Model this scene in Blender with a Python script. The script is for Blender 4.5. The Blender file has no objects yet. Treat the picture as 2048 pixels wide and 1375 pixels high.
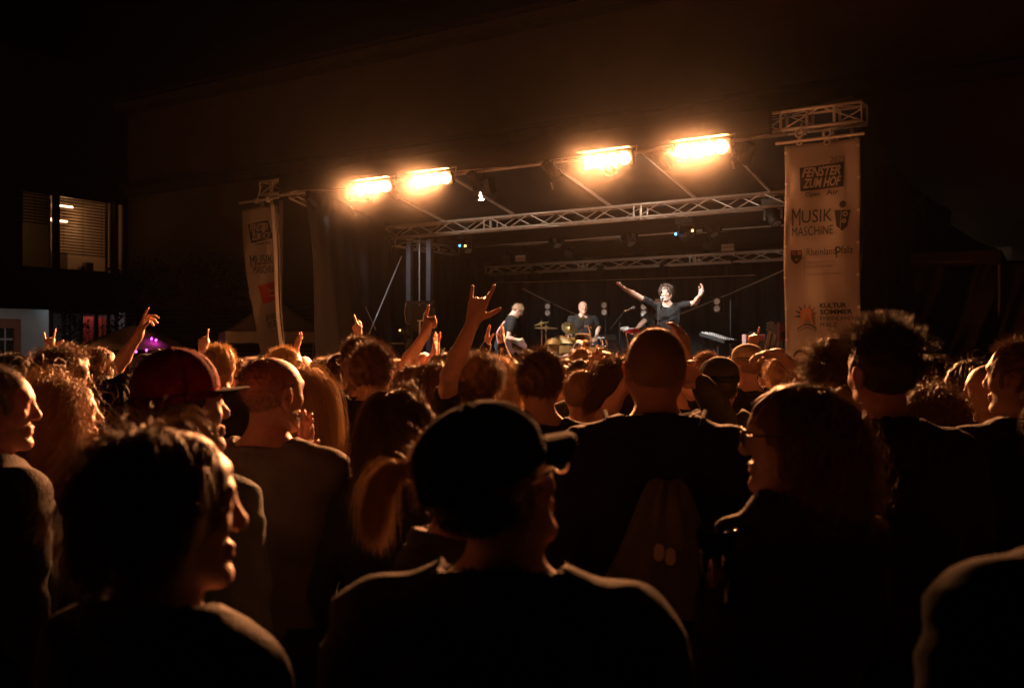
import bpy, math, random
import numpy as np
from mathutils import Vector, Matrix
random.seed(7)
SC = bpy.context.scene
COL = SC.collection
R = math.radians
# ------------------------------------------------------------------ camera
CAMZ = 1.75
FPX = 2048*35/36.0
cam_d = bpy.data.cameras.new('camera'); cam = bpy.data.objects.new('camera', cam_d); COL.objects.link(cam)
cam.location = (0, 0, CAMZ); cam.rotation_euler = (R(90), 0, 0)
cam_d.lens = 35; cam_d.sensor_width = 36; cam_d.shift_y = 12.5/2048
cam_d.clip_start = 0.05; cam_d.clip_end = 400
cam_d.dof.use_dof = True; cam_d.dof.focus_distance = 6.8; cam_d.dof.aperture_fstop = 4.0
SC.camera = cam
# ------------------------------------------------------------------ world: night sky
w = bpy.data.worlds.new('World'); SC.world = w; w.use_nodes = True
nt = w.node_tree; bg = nt.nodes['Background']
sky = nt.nodes.new('ShaderNodeTexSky'); sky.sky_type = 'NISHITA'; sky.sun_disc = False
sky.sun_elevation = R(-6); sky.sun_rotation = R(200)
nt.links.new(sky.outputs[0], bg.inputs[0]); bg.inputs[1].default_value = 0.05
SC.view_settings.view_transform = 'Standard'; SC.view_settings.look = 'None'
SC.view_settings.exposure = 0.0; SC.view_settings.gamma = 1.0
SC.render.engine = 'CYCLES'
SC.cycles.max_bounces = 6; SC.cycles.diffuse_bounces = 2; SC.cycles.volume_bounces = 0
SC.cycles.sample_clamp_indirect = 4.0
BLINDER = 480.0          # emission strength of the audience blinders
FRONT_W = 1700.0
ADDED_WASH_W = 70.0  # power of the wash lamps added to brighten the truss
BEAM_W = 1550.0
HAZE = 0.00004
GLOW_SMOKE = 0.034  # density of the smoke added for the glow round the lamps

# ------------------------------------------------------------------ placing helpers
def W(px, py, Y):
    "point of the place seen at pixel (px,py) of the 2048 wide photo when it stands Y metres down the yard"
    return Vector(((px-1024)/FPX*Y, Y, CAMZ+(700-py)/FPX*Y))
L0 = Vector((-4.45, 18.5)); U = Vector((0.834, -0.552)).normalized(); V = Vector((-U.y, U.x))
def S(u, v, z):
    p = L0+U*u+V*v
    return Vector((p.x, p.y, z))
def u_at(px, v):
    k = (px-1024)/FPX; o = L0+V*v
    return (k*o.y-o.x)/(U.x-k*U.y)
def z_at(py, Y): return CAMZ+(700-py)/FPX*Y
def SP(px, py, v):
    "point on the plane v metres behind the stage front seen at a pixel"
    u = u_at(px, v); p = S(u, v, 0); return S(u, v, z_at(py, p.y))
def stage_of(p):
    d = Vector((p[0]-L0.x, p[1]-L0.y)); return d.dot(U), d.dot(V), p[2]
UA = math.atan2(U.y, U.x)

# ------------------------------------------------------------------ materials
MATS = {}
def mat(name, col, rough=0.7, metal=0.0, noise=0.0, nscale=20.0, bump=0.0, bscale=200.0, emit=None, es=0.0, sheen=0.0, spec=0.5, coat=0.0, sss=0.0, alpha=1.0, trans=0.0, sp_n=None):
    if name in MATS: return MATS[name]
    m = bpy.data.materials.new(name); m.use_nodes = True
    n = m.node_tree.nodes; l = m.node_tree.links; b = n['Principled BSDF']
    b.inputs['Base Color'].default_value = (*col, 1); b.inputs['Roughness'].default_value = rough
    b.inputs['Metallic'].default_value = metal; b.inputs['Specular IOR Level'].default_value = spec
    if sheen: b.inputs['Sheen Weight'].default_value = sheen; b.inputs['Sheen Roughness'].default_value = .4
    if coat: b.inputs['Coat Weight'].default_value = coat
    if sss:
        b.inputs['Subsurface Weight'].default_value = sss; b.inputs['Subsurface Radius'].default_value = (1, .25, .12)
        b.inputs['Subsurface Scale'].default_value = .018
    if trans: b.inputs['Transmission Weight'].default_value = trans
    if emit: b.inputs['Emission Color'].default_value = (*emit, 1); b.inputs['Emission Strength'].default_value = es
    if noise or bump:
        tc = n.new('ShaderNodeTexCoord')
    if noise:
        t = n.new('ShaderNodeTexNoise'); t.inputs['Scale'].default_value = nscale; t.inputs['Detail'].default_value = 6
        l.new(tc.outputs['Object'], t.inputs['Vector'])
        r = n.new('ShaderNodeMapRange'); r.inputs[1].default_value = .3; r.inputs[2].default_value = .7
        r.inputs[3].default_value = 1-noise; r.inputs[4].default_value = 1+noise
        l.new(t.outputs['Fac'], r.inputs[0])
        mx = n.new('ShaderNodeVectorMath'); mx.operation = 'SCALE'; mx.inputs[0].default_value = col
        l.new(r.outputs[0], mx.inputs['Scale']); l.new(mx.outputs[0], b.inputs['Base Color'])
        r2 = n.new('ShaderNodeMapRange'); r2.inputs[3].default_value = max(0, rough-.12); r2.inputs[4].default_value = min(1, rough+.12)
        l.new(t.outputs['Fac'], r2.inputs[0]); l.new(r2.outputs[0], b.inputs['Roughness'])
    if bump:
        t2 = n.new('ShaderNodeTexNoise'); t2.inputs['Scale'].default_value = bscale; t2.inputs['Detail'].default_value = 4
        l.new(tc.outputs['Object'], t2.inputs['Vector'])
        bp = n.new('ShaderNodeBump'); bp.inputs['Strength'].default_value = bump; bp.inputs['Distance'].default_value = .01
        l.new(t2.outputs['Fac'], bp.inputs['Height']); l.new(bp.outputs[0], b.inputs['Normal'])
    MATS[name] = m; return m
def hair_mat(name, col, tr=0.04):
    if name in MATS: return MATS[name]
    m = bpy.data.materials.new(name); m.use_nodes = True
    n = m.node_tree.nodes; l = m.node_tree.links; b = n['Principled BSDF']; out = n['Material Output']
    b.inputs['Base Color'].default_value = (*col, 1); b.inputs['Roughness'].default_value = .5
    b.inputs['Specular IOR Level'].default_value = .4
    tr_n = n.new('ShaderNodeBsdfTranslucent'); tr_n.inputs[0].default_value = (*[min(1, c*1.5) for c in col], 1)
    mx = n.new('ShaderNodeMixShader'); mx.inputs[0].default_value = tr
    l.new(b.outputs[0], mx.inputs[1]); l.new(tr_n.outputs[0], mx.inputs[2]); l.new(mx.outputs[0], out.inputs[0])
    MATS[name] = m; return m

# ------------------------------------------------------------------ mesh helpers
def tag(o, label=None, cat=None, group=None, kind=None):
    if label: o['label'] = label
    if cat: o['category'] = cat
    if group: o['group'] = group
    if kind: o['kind'] = kind
    return o
def empty(name, loc, label, cat, group=None, rz=0.0):
    o = bpy.data.objects.new(name, None); o.empty_display_size = .2; COL.objects.link(o)
    o.location = loc; o.rotation_euler = (0, 0, rz); return tag(o, label, cat, group)
def mesh_obj(name, verts, quads=None, tris=None, material=None, parent=None, smooth=True, world=True):
    "fast mesh from arrays; verts in the world frame when world is set, then moved into the parent's frame"
    me = bpy.data.meshes.new(name); verts = np.asarray(verts, np.float32)
    nq = 0 if quads is None else len(quads); ntr = 0 if tris is None else len(tris)
    idx = []; 
    if nq: idx.append(np.asarray(quads, np.int32).ravel())
    if ntr: idx.append(np.asarray(tris, np.int32).ravel())
    idx = np.concatenate(idx) if idx else np.zeros(0, np.int32)
    me.vertices.add(len(verts)); me.vertices.foreach_set('co', verts.ravel())
    me.loops.add(len(idx)); me.loops.foreach_set('vertex_index', idx)
    me.polygons.add(nq+ntr)
    st = np.concatenate([np.arange(nq)*4, nq*4+np.arange(ntr)*3]).astype(np.int32)
    me.polygons.foreach_set('loop_start', st)
    me.update(calc_edges=True); me.validate()
    if smooth: me.polygons.foreach_set('use_smooth', np.ones(len(me.polygons), bool))
    if material: me.materials.append(material)
    o = bpy.data.objects.new(name, me); COL.objects.link(o)
    if parent is not None:
        o.parent = parent
        if world:
            M = (Matrix.Translation(parent.location) @ Matrix.Rotation(parent.rotation_euler.z, 4, 'Z')) if parent.parent is None else None
            if M is not None: me.transform(M.inverted())
            else:
                g = parent.parent; M = Matrix.Translation(g.location) @ Matrix.Rotation(g.rotation_euler.z, 4, 'Z'); me.transform(M.inverted())
    return o
class MB:
    def __init__(s): s.v = []; s.f = []
    def add(s, vs, fs):
        b = len(s.v); s.v += [tuple(v) for v in vs]; s.f += [tuple(b+i for i in f) for f in fs]; return s
    def box(s, c, d, ax=None):
        "c centre, d full sizes along ax (three unit vectors)"
        ax = ax or (Vector((1, 0, 0)), Vector((0, 1, 0)), Vector((0, 0, 1))); c = Vector(c); vs = []
        for i in (-.5, .5):
            for j in (-.5, .5):
                for k in (-.5, .5): vs.append(c+ax[0]*d[0]*i+ax[1]*d[1]*j+ax[2]*d[2]*k)
        return s.add(vs, [(0, 1, 3, 2), (4, 6, 7, 5), (0, 4, 5, 1), (2, 3, 7, 6), (0, 2, 6, 4), (1, 5, 7, 3)])
    def tube(s, pts, r, n=8, close=False, r2=None):
        pts = [Vector(p) for p in pts]; m = len(pts); vs = []; up = None
        for i, p in enumerate(pts):
            t = (pts[min(i+1, m-1)]-pts[max(i-1, 0)])
            if close: t = pts[(i+1) % m]-pts[(i-1) % m]
            t = t.normalized() if t.length > 1e-9 else Vector((0, 0, 1))
            if up is None: up = t.orthogonal().normalized()
            up = (up-t*up.dot(t)); up = up.normalized() if up.length > 1e-6 else t.orthogonal().normalized()
            b = t.cross(up)
            rr = r[i] if isinstance(r, (list, tuple)) else (r if r2 is None else r+(r2-r)*i/(m-1))
            for k in range(n):
                a = 2*math.pi*k/n; vs.append(p+up*math.cos(a)*rr+b*math.sin(a)*rr)
        fs = []
        for i in range(m if close else m-1):
            j = (i+1) % m
            for k in range(n):
                k2 = (k+1) % n; fs.append((i*n+k, i*n+k2, j*n+k2, j*n+k))
        if not close: fs += [tuple(range(n-1, -1, -1)), tuple((m-1)*n+k for k in range(n))]
        return s.add(vs, fs)
    def lathe(s, c, axis, prof, n=24, cap=True):
        "prof: list of (distance along the axis, radius)"
        c = Vector(c); axis = Vector(axis).normalized(); a = axis.orthogonal().normalized(); b = axis.cross(a); vs = []
        for (h, r) in prof:
            for k in range(n):
                t = 2*math.pi*k/n; vs.append(c+axis*h+(a*math.cos(t)+b*math.sin(t))*r)
        fs = []; m = len(prof)
        for i in range(m-1):
            for k in range(n):
                k2 = (k+1) % n; fs.append((i*n+k, i*n+k2, (i+1)*n+k2, (i+1)*n+k))
        if cap: fs += [tuple(range(n-1, -1, -1)), tuple((m-1)*n+k for k in range(n))]
        return s.add(vs, fs)
    def grid(s, fn, nu, nv):
        vs = [fn(i/nu, j/nv) for i in range(nu+1) for j in range(nv+1)]
        return s.add(vs, [(i*(nv+1)+j, (i+1)*(nv+1)+j, (i+1)*(nv+1)+j+1, i*(nv+1)+j+1) for i in range(nu) for j in range(nv)])
    def slab(s, fn, nu, nv, th):
        "grid with thickness th (vector)"
        th = Vector(th)
        top = [Vector(fn(i/nu, j/nv)) for i in range(nu+1) for j in range(nv+1)]
        n = len(top); ix = lambda i, j: i*(nv+1)+j
        fs = [(ix(i, j), ix(i+1, j), ix(i+1, j+1), ix(i, j+1)) for i in range(nu) for j in range(nv)]
        fs += [tuple(n+k for k in reversed(f)) for f in fs]
        for i in range(nu): fs += [(ix(i, 0), n+ix(i, 0), n+ix(i+1, 0), ix(i+1, 0)), (ix(i+1, nv), n+ix(i+1, nv), n+ix(i, nv), ix(i, nv))]
        for j in range(nv): fs += [(ix(0, j+1), n+ix(0, j+1), n+ix(0, j), ix(0, j)), (ix(nu, j), n+ix(nu, j), n+ix(nu, j+1), ix(nu, j+1))]
        return s.add(top+[p+th for p in top], fs)
    def build(s, name, material, parent=None, smooth=False, world=True, solid=0.0):
        me = bpy.data.meshes.new(name); me.from_pydata([tuple(v) for v in s.v], [], s.f); me.validate(); me.update()
        if smooth: me.polygons.foreach_set('use_smooth', [True]*len(me.polygons))
        me.materials.append(material)
        o = bpy.data.objects.new(name, me); COL.objects.link(o)
        if parent is not None:
            o.parent = parent
            if world:
                g = parent if parent.parent is None else parent.parent
                me.transform((Matrix.Translation(g.location) @ Matrix.Rotation(g.rotation_euler.z, 4, 'Z')).inverted())
        return o
def children(o): return list(o.children)
def copy_tree(o, parent=None):
    c = o.copy(); COL.objects.link(c); c.parent = parent
    for ch in children(o): copy_tree(ch, c)
    return c
U3 = Vector((U.x, U.y, 0)); V3 = Vector((V.x, V.y, 0)); Z3 = Vector((0, 0, 1)); SAX = (U3, V3, Z3)
_font_cache = {}
def text_geo(s, bold=0.0, shear=0.0, space=1.0):
    "flat outline of a line of lettering, scaled to a unit box; returns verts (0..1, 0..1) and faces"
    cu = bpy.data.curves.new('lettering', 'FONT'); cu.body = s; cu.size = 1; cu.offset = bold; cu.shear = shear
    cu.space_character = space; cu.resolution_u = 3
    o = bpy.data.objects.new('lettering', cu); COL.objects.link(o)
    bpy.context.view_layer.update()
    me = bpy.data.meshes.new_from_object(o.evaluated_get(bpy.context.evaluated_depsgraph_get()))
    vs = [v.co.copy() for v in me.vertices]; fs = [tuple(p.vertices) for p in me.polygons]
    bpy.data.objects.remove(o); bpy.data.curves.remove(cu); bpy.data.meshes.remove(me)
    x0 = min(v.x for v in vs); x1 = max(v.x for v in vs); y0 = min(v.y for v in vs); y1 = max(v.y for v in vs)
    return [((v.x-x0)/(x1-x0), (v.y-y0)/(y1-y0)) for v in vs], fs
# ================================================================== SETTING
m_ground = mat('ground_stone', (.05, .045, .04), .8, noise=.35, nscale=3, bump=.5, bscale=30)
g = MB(); g.grid(lambda a, b: (-120+240*a, -60+260*b, 0), 8, 8)
tag(g.build('ground', m_ground), kind='structure')
m_wall = mat('wall_render', (.33, .27, .22), .9, noise=.12, nscale=.8, bump=.4, bscale=40)
m_wall2 = mat('cornice_paint', (.2, .17, .14), .8, noise=.15, nscale=3)
m_dark = mat('dark_metal', (.012, .012, .012), .5)
m_alu = mat('aluminium', (.78, .76, .74), .35, metal=.3, noise=.08, nscale=30)
m_blackcloth = mat('black_molton', (.018, .016, .015), .8, noise=.2, nscale=8, bump=.4, bscale=60, sheen=.15)
m_canopy = mat('canopy_fabric', (.018, .016, .015), .6, noise=.2, nscale=3, bump=.3, bscale=10)
m_black = mat('black_plastic', (.02, .02, .02), .45, noise=.2, nscale=40)
m_chrome = mat('chrome', (.8, .8, .8), .15, metal=1)

# ---- building behind the stage
bb = empty('building', S(-4, 8.3, 0), 'long pale rendered building with a dark cornice rising behind the stage', 'building')
x0u, x1u = -15.75, 17.0
b = MB(); b.box(S((x0u+x1u)/2, 8.6, 5.0), (x1u-x0u, 1.2, 10.0), SAX); b.build('wall', m_wall, bb)
b = MB(); b.box(S((x0u+x1u)/2, 7.9, 7.06), (x1u-x0u, .24, .26), SAX); b.box(S((x0u+x1u)/2, 7.84, 7.26), (x1u-x0u, .36, .10), SAX)
b.build('cornice', m_wall2, bb)
b = MB(); b.box(S((x0u+x1u)/2, 7.75, 9.85), (x1u-x0u, .6, .25), SAX); b.build('eave', m_wall2, bb)
rf = MB(); rf.slab(lambda a, c: S(x0u+(x1u-x0u)*a, 7.4+5*c, 10.0+3.2*c), 4, 1, (0, 0, .12)); rf.build('roof', mat('roof_tile', (.1, .05, .035), .8, noise=.3, nscale=10), bb)


# ---- office building on the left, its facade square to the one behind the stage
CU = -15.6            # u of the facade plane
CV = 8.0
def F(t, z, o=0.0):   # t metres from the inner corner towards the camera, o out of the facade
    return S(CU+o, CV-t, z)
lb = empty('office_building', F(2.5, 0), 'dark office building at the left with lit upstairs windows and glazed ground floor', 'building')
FAX = (-V3, U3, Z3)   # along the facade, out of it, up
def t_at(px, oo=0.0):
    k = (px-1024)/FPX; o = F(0, 0, oo); d = -V3
    return (k*o.y-o.x)/(d.x-k*d.y)
def ft(px, py):
    t = t_at(px); p = F(t, 0); return t, z_at(py, p.y)
m_facade = mat('dark_cladding', (.018, .016, .015), .6, noise=.2, nscale=5)
m_frame = mat('window_frame', (.03, .028, .026), .45)
ta, zt = ft(120, 388); tb, _ = ft(228, 405); _, zb = ft(228, 547)
zt2 = 6.72; zb2 = z_at(547, F(tb, 0).y)
tc, _ = ft(45, 380); td, _ = ft(113, 388); te, _ = ft(252, 405); tf_, _ = ft(235, 405)
zb3 = z_at(600, F(tc, 0).y)
# wall around three openings (boxes butted together)
b = MB()
TT = 12.0
def fbox(m, t0, t1, z0, z1, o0=-.25, o1=0.0):
    m.box(F((t0+t1)/2, (z0+z1)/2, (o0+o1)/2), (abs(t1-t0), o1-o0, z1-z0), FAX)
fbox(b, 0, TT, zt2, 11.0); fbox(b, 0, TT, 3.45, zb2)
fbox(b, 0, te, zb2, zt2); fbox(b, tf_, tb, zb2, zt2, -.2, .05); fbox(b, ta, td, zb2, zt2); fbox(b, tc, TT, zb2, zt2)
b.build('wall', m_facade, lb)
b = MB(); fbox(b, 0, TT, 3.2, 3.45, -3.2, .5); b.build('ceiling_slab', m_facade, lb)
# upstairs room behind the glass
m_room = mat('office_wall', (.58, .44, .30), .8, noise=.05)
m_tube = mat('ceiling_tube', (.9, .9, .9), .5, emit=(1, .58, .30), es=11.0)
rm = MB(); fbox(rm, -.1, 5.2, 3.6, 3.7, -4.4, -.3); fbox(rm, -.1, 5.2, 6.85, 6.95, -4.4, -.3)
fbox(rm, -.1, 5.2, 3.7, 6.85, -4.5, -4.4); fbox(rm, -.2, -.1, 3.6, 6.95, -4.4, -.3); fbox(rm, 5.2, 5.3, 3.6, 6.95, -4.4, -.3)
rm.build('office_room', m_room, lb)
MB().box(F(ta+.12, 5.28, -2.4), (.1, 4.0, 3.15), FAX).build('added_partition', m_room, lb)  # unseen wall added to keep the left window dim
tl = MB()
for o_ in (-3.3,): fbox(tl, .15, 1.1, 6.3, 6.38, o_-.06, o_+.06)
tl.build('tube_lamp', m_tube, lb); tl = MB(); fbox(tl, 1.3, 1.9, 6.5, 6.56, -1.2, -1.12)
tl.build('tube_lamp', m_tube, lb); tl = MB(); fbox(tl, 3.6, 4.1, 6.3, 6.34, -2.6, -2.55)
tl.build('tube_lamp', mat('added_dim_tube', (.9, .9, .9), .5, emit=(1, .66, .33), es=9), lb)  # weak tube added to light the left window dimly
cb = MB(); fbox(cb, .3, 1.0, zb2-.3, 5.2, -3.6, -3.0); fbox(cb, 1.3, 1.9, zb2-.3, 4.7, -2.6, -2.2); cb.build('cabinet', mat('cabinet', (.25, .2, .15), .6), lb)
cb = MB(); fbox(cb, .95, 1.2, zb2, zb2+.35, -.75, -.5); fbox(cb, 1.25, 1.4, zb2, zb2+.2, -.7, -.5); cb.build('desk_box', mat('cardboard', (.3, .22, .13), .8), lb)
def window(t0, t1, z0, z1, blind_to, mull=()):
    fr = MB(); w_ = .05
    fbox(fr, t0, t1, z0, z0+w_, -.18, -.1); fbox(fr, t0, t1, z1-w_, z1, -.18, -.1)
    for t in (t0+w_/2, t1-w_/2)+tuple(mull): fbox(fr, t-w_/2, t+w_/2, z0+w_, z1-w_, -.18, -.1)
    f = fr.build('window', m_frame, lb)
    p = MB(); fbox(p, t0+w_, t1-w_, z0+w_, z1-w_, -.146, -.14)
    p.build('pane', MATS.get('pane') or glass, f)
    if blind_to is not None:
        s = MB(); z = z1-.08
        while z > blind_to:
            s.box(F((t0+t1)/2, z, -.28), (abs(t1-t0)-.1, .075, .004), (-V3, (U3*.94+Z3*.34).normalized(), (Z3*.94-U3*.34).normalized())); z -= .098
        for t in (t0+.15*(t1-t0), t0+.5*(t1-t0), t0+.85*(t1-t0)): s.box(F(t, (z1+blind_to)/2, -.256), (.012, .003, z1-blind_to), FAX)
        s.build('blind', mat('blind_slat', (.10, .08, .06), .5, metal=.3), f)
glass = mat('pane', (.9, .95, .95), .02, trans=1.0, spec=.3)
gn = glass.node_tree; gn.nodes.clear()
_o = gn.nodes.new('ShaderNodeOutputMaterial'); _t = gn.nodes.new('ShaderNodeBsdfTransparent'); _g = gn.nodes.new('ShaderNodeBsdfGlossy')
_g.inputs['Roughness'].default_value = .03; _m = gn.nodes.new('ShaderNodeMixShader'); _f = gn.nodes.new('ShaderNodeFresnel'); _f.inputs[0].default_value = 1.45
_t.inputs[0].default_value = (.9, .88, .86, 1)
gn.links.new(_f.outputs[0], _m.inputs[0]); gn.links.new(_t.outputs[0], _m.inputs[1]); gn.links.new(_g.outputs[0], _m.inputs[2]); gn.links.new(_m.outputs[0], _o.inputs[0])
zbl = z_at(518, F(tb, 0).y)
window(tb, ta, zb2, zt2, zbl, (tb+.28*(ta-tb)*.35,))
window(td, tc, zb2, zt2, z_at(452, F(td, 0).y))
window(te, tf_, zb2, zt2, None)
# ground floor, set back below the slab
gz = 3.2
m_white = mat('white_render', (.6, .58, .55), .85, noise=.06, nscale=4)
b = MB(); fbox(b, t_at(98, -1.4), TT, 0, gz, -1.6, -1.4); b.build('ground_floor_wall', m_white, lb)
m_terr = mat('terracotta_frame', (.33, .12, .06), .7, noise=.15)
t0_ = t_at(42, -1.3)
fr = MB()
fbox(fr, t0_, TT-1, 2.45, 2.75, -1.4, -1.3); fbox(fr, t0_, t0_+.22, 0, 2.45, -1.4, -1.3)
fw = fr.build('door_frame', m_terr, lb)
b = MB(); fbox(b, t0_+.22, t0_+1.6, 0.2, 2.45, -1.395, -1.36); b.build('door_leaf', mat('window_dark', (.05, .045, .04), .2), fw)
b = MB()
for zz in (.9, 1.5, 2.1): fbox(b, t0_+.26, t0_+1.5, zz-.03, zz+.03, -1.355, -1.33)
for q in (.5, .85, 1.2): fbox(b, t0_+q-.02, t0_+q+.02, .2, 2.45, -1.357, -1.332)
b.build('glazing_bar', mat('white_paint', (.55, .5, .45), .5), fw)
# glazed lobby
b = MB()
for t in (t_at(122), t_at(147), t_at(182), t_at(212), t_at(236), 0.05): fbox(b, t-.05, t+.05, 0, gz, -.6, -.5)
fbox(b, 0, t_at(120), 2.95, 3.2, -.62, -.48); fbox(b, 0, t_at(120), .95, 1.05, -.6, -.5)
b.build('lobby_frame', m_frame, lb)
b = MB(); fbox(b, .1, t_at(124), 0.05, 2.95, -.56, -.55); b.build('lobby_pane', glass, lb)
b = MB(); fbox(b, -.3, t_at(100), 0, gz, -3.3, -3.2); fbox(b, -.4, -.3, 0, gz, -3.2, -.6); b.build('lobby_wall', mat('lobby_wall', (.35, .33, .34), .7, noise=.1), lb)
m_red = mat('red_curtain', (.6, .06, .035), .7, noise=.15, nscale=6)
b = MB(); ra, rb = t_at(213, -1.2), t_at(158, -1.2)
b.grid(lambda a, c: F(ra+(rb-ra)*a, .2+2.7*c, -1.2+.04*math.sin(a*38)+.02*math.sin(a*91)), 60, 2); b.build('red_curtain', m_red, lb, smooth=True)
m_lamp_w = mat('lobby_lamp', (.9, .9, .9), .5, emit=(.95, .92, 1), es=2.5)
b = MB(); fbox(b, .3, 1.8, 3.08, 3.14, -1.05, -.75); b.build('ceiling_lamp', m_lamp_w, lb)
b = MB(); fbox(b, 3.0, 5.2, 3.15, 3.19, .0, .2); b.build('soffit_lamp', mat('soffit_lamp', (.9, .9, .9), .5, emit=(.9, .8, .75), es=3.0), lb)
b = MB(); fbox(b, 0, TT, 3.0, 3.2, .45, .5); b.build('added_slab_lip', m_facade, lb)  # lip added to hide the soffit lamp from the camera
m_exit = mat('exit_lamp', (.5, .9, .9), .5, emit=(.35, .9, 1.0), es=2.5)
tq = t_at(92, -1.2); b = MB(); fbox(b, tq-.07, tq+.07, z_at(612, F(tq, 0).y), z_at(600, F(tq, 0).y), -1.2, -1.15); b.build('exit_sign', m_exit, lb)

# ---- espalier trees
m_leaf = mat('leaf', (.035, .04, .016), .6, noise=.3, nscale=8, sheen=.1)
m_leaf2 = mat('leaf_front', (.04, .05, .02), .6, noise=.3, nscale=8)
m_bark = mat('bark', (.05, .035, .025), .9, noise=.3, nscale=20)
def tree(loc, htrunk, ctr, rad, n, label, leafsize=.1, group=None, mleaf=None, seed=1):
    rs = np.random.RandomState(seed); o = empty('espalier_tree', loc, label, 'tree', group)
    base = Vector(loc); t = MB()
    t.tube([base, base+Vector((.02, 0, htrunk*.5)), base+Vector((-.02, 0, ctr[2]+rad[2]*.7-0))], [.06, .05, .02], 8)
    tips = []
    for k in range(9):
        zz = htrunk*.75+(ctr[2]+rad[2]-htrunk*.75)*k/9*.9; sgn = 1 if k % 2 else -1
        d = Vector((U.x, U.y, 0))*sgn*rad[0]*rs.uniform(.7, 1)+Vector((0, 0, rs.uniform(.0, .35)))
        t.tube([base+Vector((0, 0, zz)), base+Vector((0, 0, zz))+d*.5+Vector((0, 0, .05)), base+Vector((0, 0, zz))+d], [.025, .018, .006], 6); tips.append((zz, d))
    t.build('trunk', m_bark, o)
    # clumped leaves
    ncl = 26; cl = rs.normal(0, .42, (ncl, 3)); cl = np.clip(cl, -.95, .95)*np.array(rad); cs = rs.uniform(.12, .34, ncl)*rad[0]
    pick = rs.randint(0, ncl, n); P = cl[pick]+rs.normal(0, 1, (n, 3))*cs[pick][:, None]*np.array([.8, .5, .8])
    P += np.array([base.x, base.y, base.z])+np.array([0, 0, ctr[2]])
    a = rs.normal(0, 1, (n, 3)); a /= np.linalg.norm(a, axis=1)[:, None]; bb_ = np.cross(a, rs.normal(0, 1, (n, 3))); bb_ /= np.linalg.norm(bb_, axis=1)[:, None]
    sz = rs.uniform(.5, 1, (n, 1))*leafsize
    vs = np.stack([P-a*sz*.6, P-bb_*sz*.42, P+a*sz*.6, P+bb_*sz*.42], 1).reshape(-1, 3)
    q = np.arange(n*4).reshape(n, 4)
    mesh_obj('crown', vs, quads=q, material=mleaf or m_leaf, parent=o, smooth=False)
GT = 'trained trees along the rear wall'
tlabs = ['trained leafy tree rising at the corner beside the lit window', 'dense trained tree in front of the wall, right of the corner tree', 'trained tree before the wall halfway to the pale banner', 'trained tree against the wall just left of the pale banner']
for i, (px, sc) in enumerate([(262, 1.0), (322, 1.1), (398, 1.05), (470, 1.0)]):
    p = S(u_at(px, 6.6), 6.6, 0)
    tree((p.x, p.y, 0), 2.4, (0, 0, 3.85), (.95*sc, .28, .75), 900, tlabs[i], .11, GT, seed=11+i)
for i, (px, py0, lab) in enumerate([(96, 640, 'thin trained tree in front of the white lit doorway'), (190, 640, 'thin trained tree in front of the red curtain'), (240, 640, 'thin dark trained tree between red curtain and building corner')]):
    t = t_at(px); p = F(t, 0, 1.2)
    tree((p.x, p.y, 0), 1.5, (0, 0, 2.45), (.55, .3, .85), 520, lab, .1, 'trained trees before the glazed ground floor', m_leaf2, seed=31+i)

# ---- dark fence with boards along the rear wall
m_fence = mat('dark_boards', (.05, .038, .03), .7, noise=.3, nscale=6)
fn = empty('board_fence', S(-9, 7.2, 0), 'dark horizontal board fence along the rear wall behind the umbrella', 'fence')
b = MB(); z = .1
while z < 3.05:
    b.box(S(-8.2, 7.2, z), (12.6, .03, .10), SAX); z += .125
b.build('board', m_fence, fn)
for u in (-14, -11.2, -8.4, -5.6, -2.8): MB().box(S(u, 7.28, 1.6), (.1, .1, 3.2), SAX).build('post', m_fence, fn)

# ---- umbrella
def umbrella():
    c = W(268, 700, 22.0); o = empty('parasol', (c.x, c.y, 0), 'large beige market parasol with small pink lights at the left', 'parasol')
    zt = z_at(650, 22); ze = z_at(697, 22); rad = 1.28
    b = MB(); n = 8; vs = [(c.x, c.y, zt)]; rings = 6
    for r_ in range(1, rings+1):
        f_ = r_/rings
        for k in range(n*4):
            a = 2*math.pi*k/(n*4)+.2; k8 = (k % 4)/4; pol = math.cos(math.pi/n)/math.cos((k8-.5)*2*math.pi/n)
            rr = rad*f_*pol; zz = zt+(ze-zt)*(f_**1.15)-.03*f_*math.sin(k8*math.pi)
            vs.append((c.x+rr*math.cos(a), c.y+rr*math.sin(a), zz))
    N = n*4; fs = [(0, 1+k, 1+(k+1) % N) for k in range(N)]
    for r_ in range(rings-1):
        for k in range(N): fs.append((1+r_*N+k, 1+(r_+1)*N+k, 1+(r_+1)*N+(k+1) % N, 1+r_*N+(k+1) % N))
    b.add(vs, fs); b.build('canopy', mat('parasol_cloth', (.68, .56, .44), .8, noise=.08, nscale=5), o, smooth=True)
    b = MB(); b.tube([(c.x, c.y, 0), (c.x, c.y, zt+.08)], .03, 10); b.lathe((c.x, c.y, 0), (0, 0, 1), [(0, .3), (.06, .3), (.08, .04)], 16); b.build('pole', m_dark, o)
    b = MB()
    for k in range(n):
        a = 2*math.pi*k/n+.2; b.tube([(c.x, c.y, zt-.06), (c.x+.98*rad*math.cos(a), c.y+.98*rad*math.sin(a), ze-.02)], .008, 5)
    b.build('rib', m_dark, o)
    b = MB(); v = MB()
    for (px, py, Y) in ((303, 677, 21.3), (312, 680, 21.3), (293, 700, 21.0), (272, 703, 21.0)):
        p = W(px, py, Y); v = MB(); v.lathe(p, (0.3, 0, 1), [(-.025, .004), (-.012, .018), (.012, .018), (.025, .004)], 8)
        v.build('pink_lamp', mat('pink_lamp', (.8, .1, .8), .4, emit=(1, .05, .85), es=14), o)
umbrella()

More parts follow.
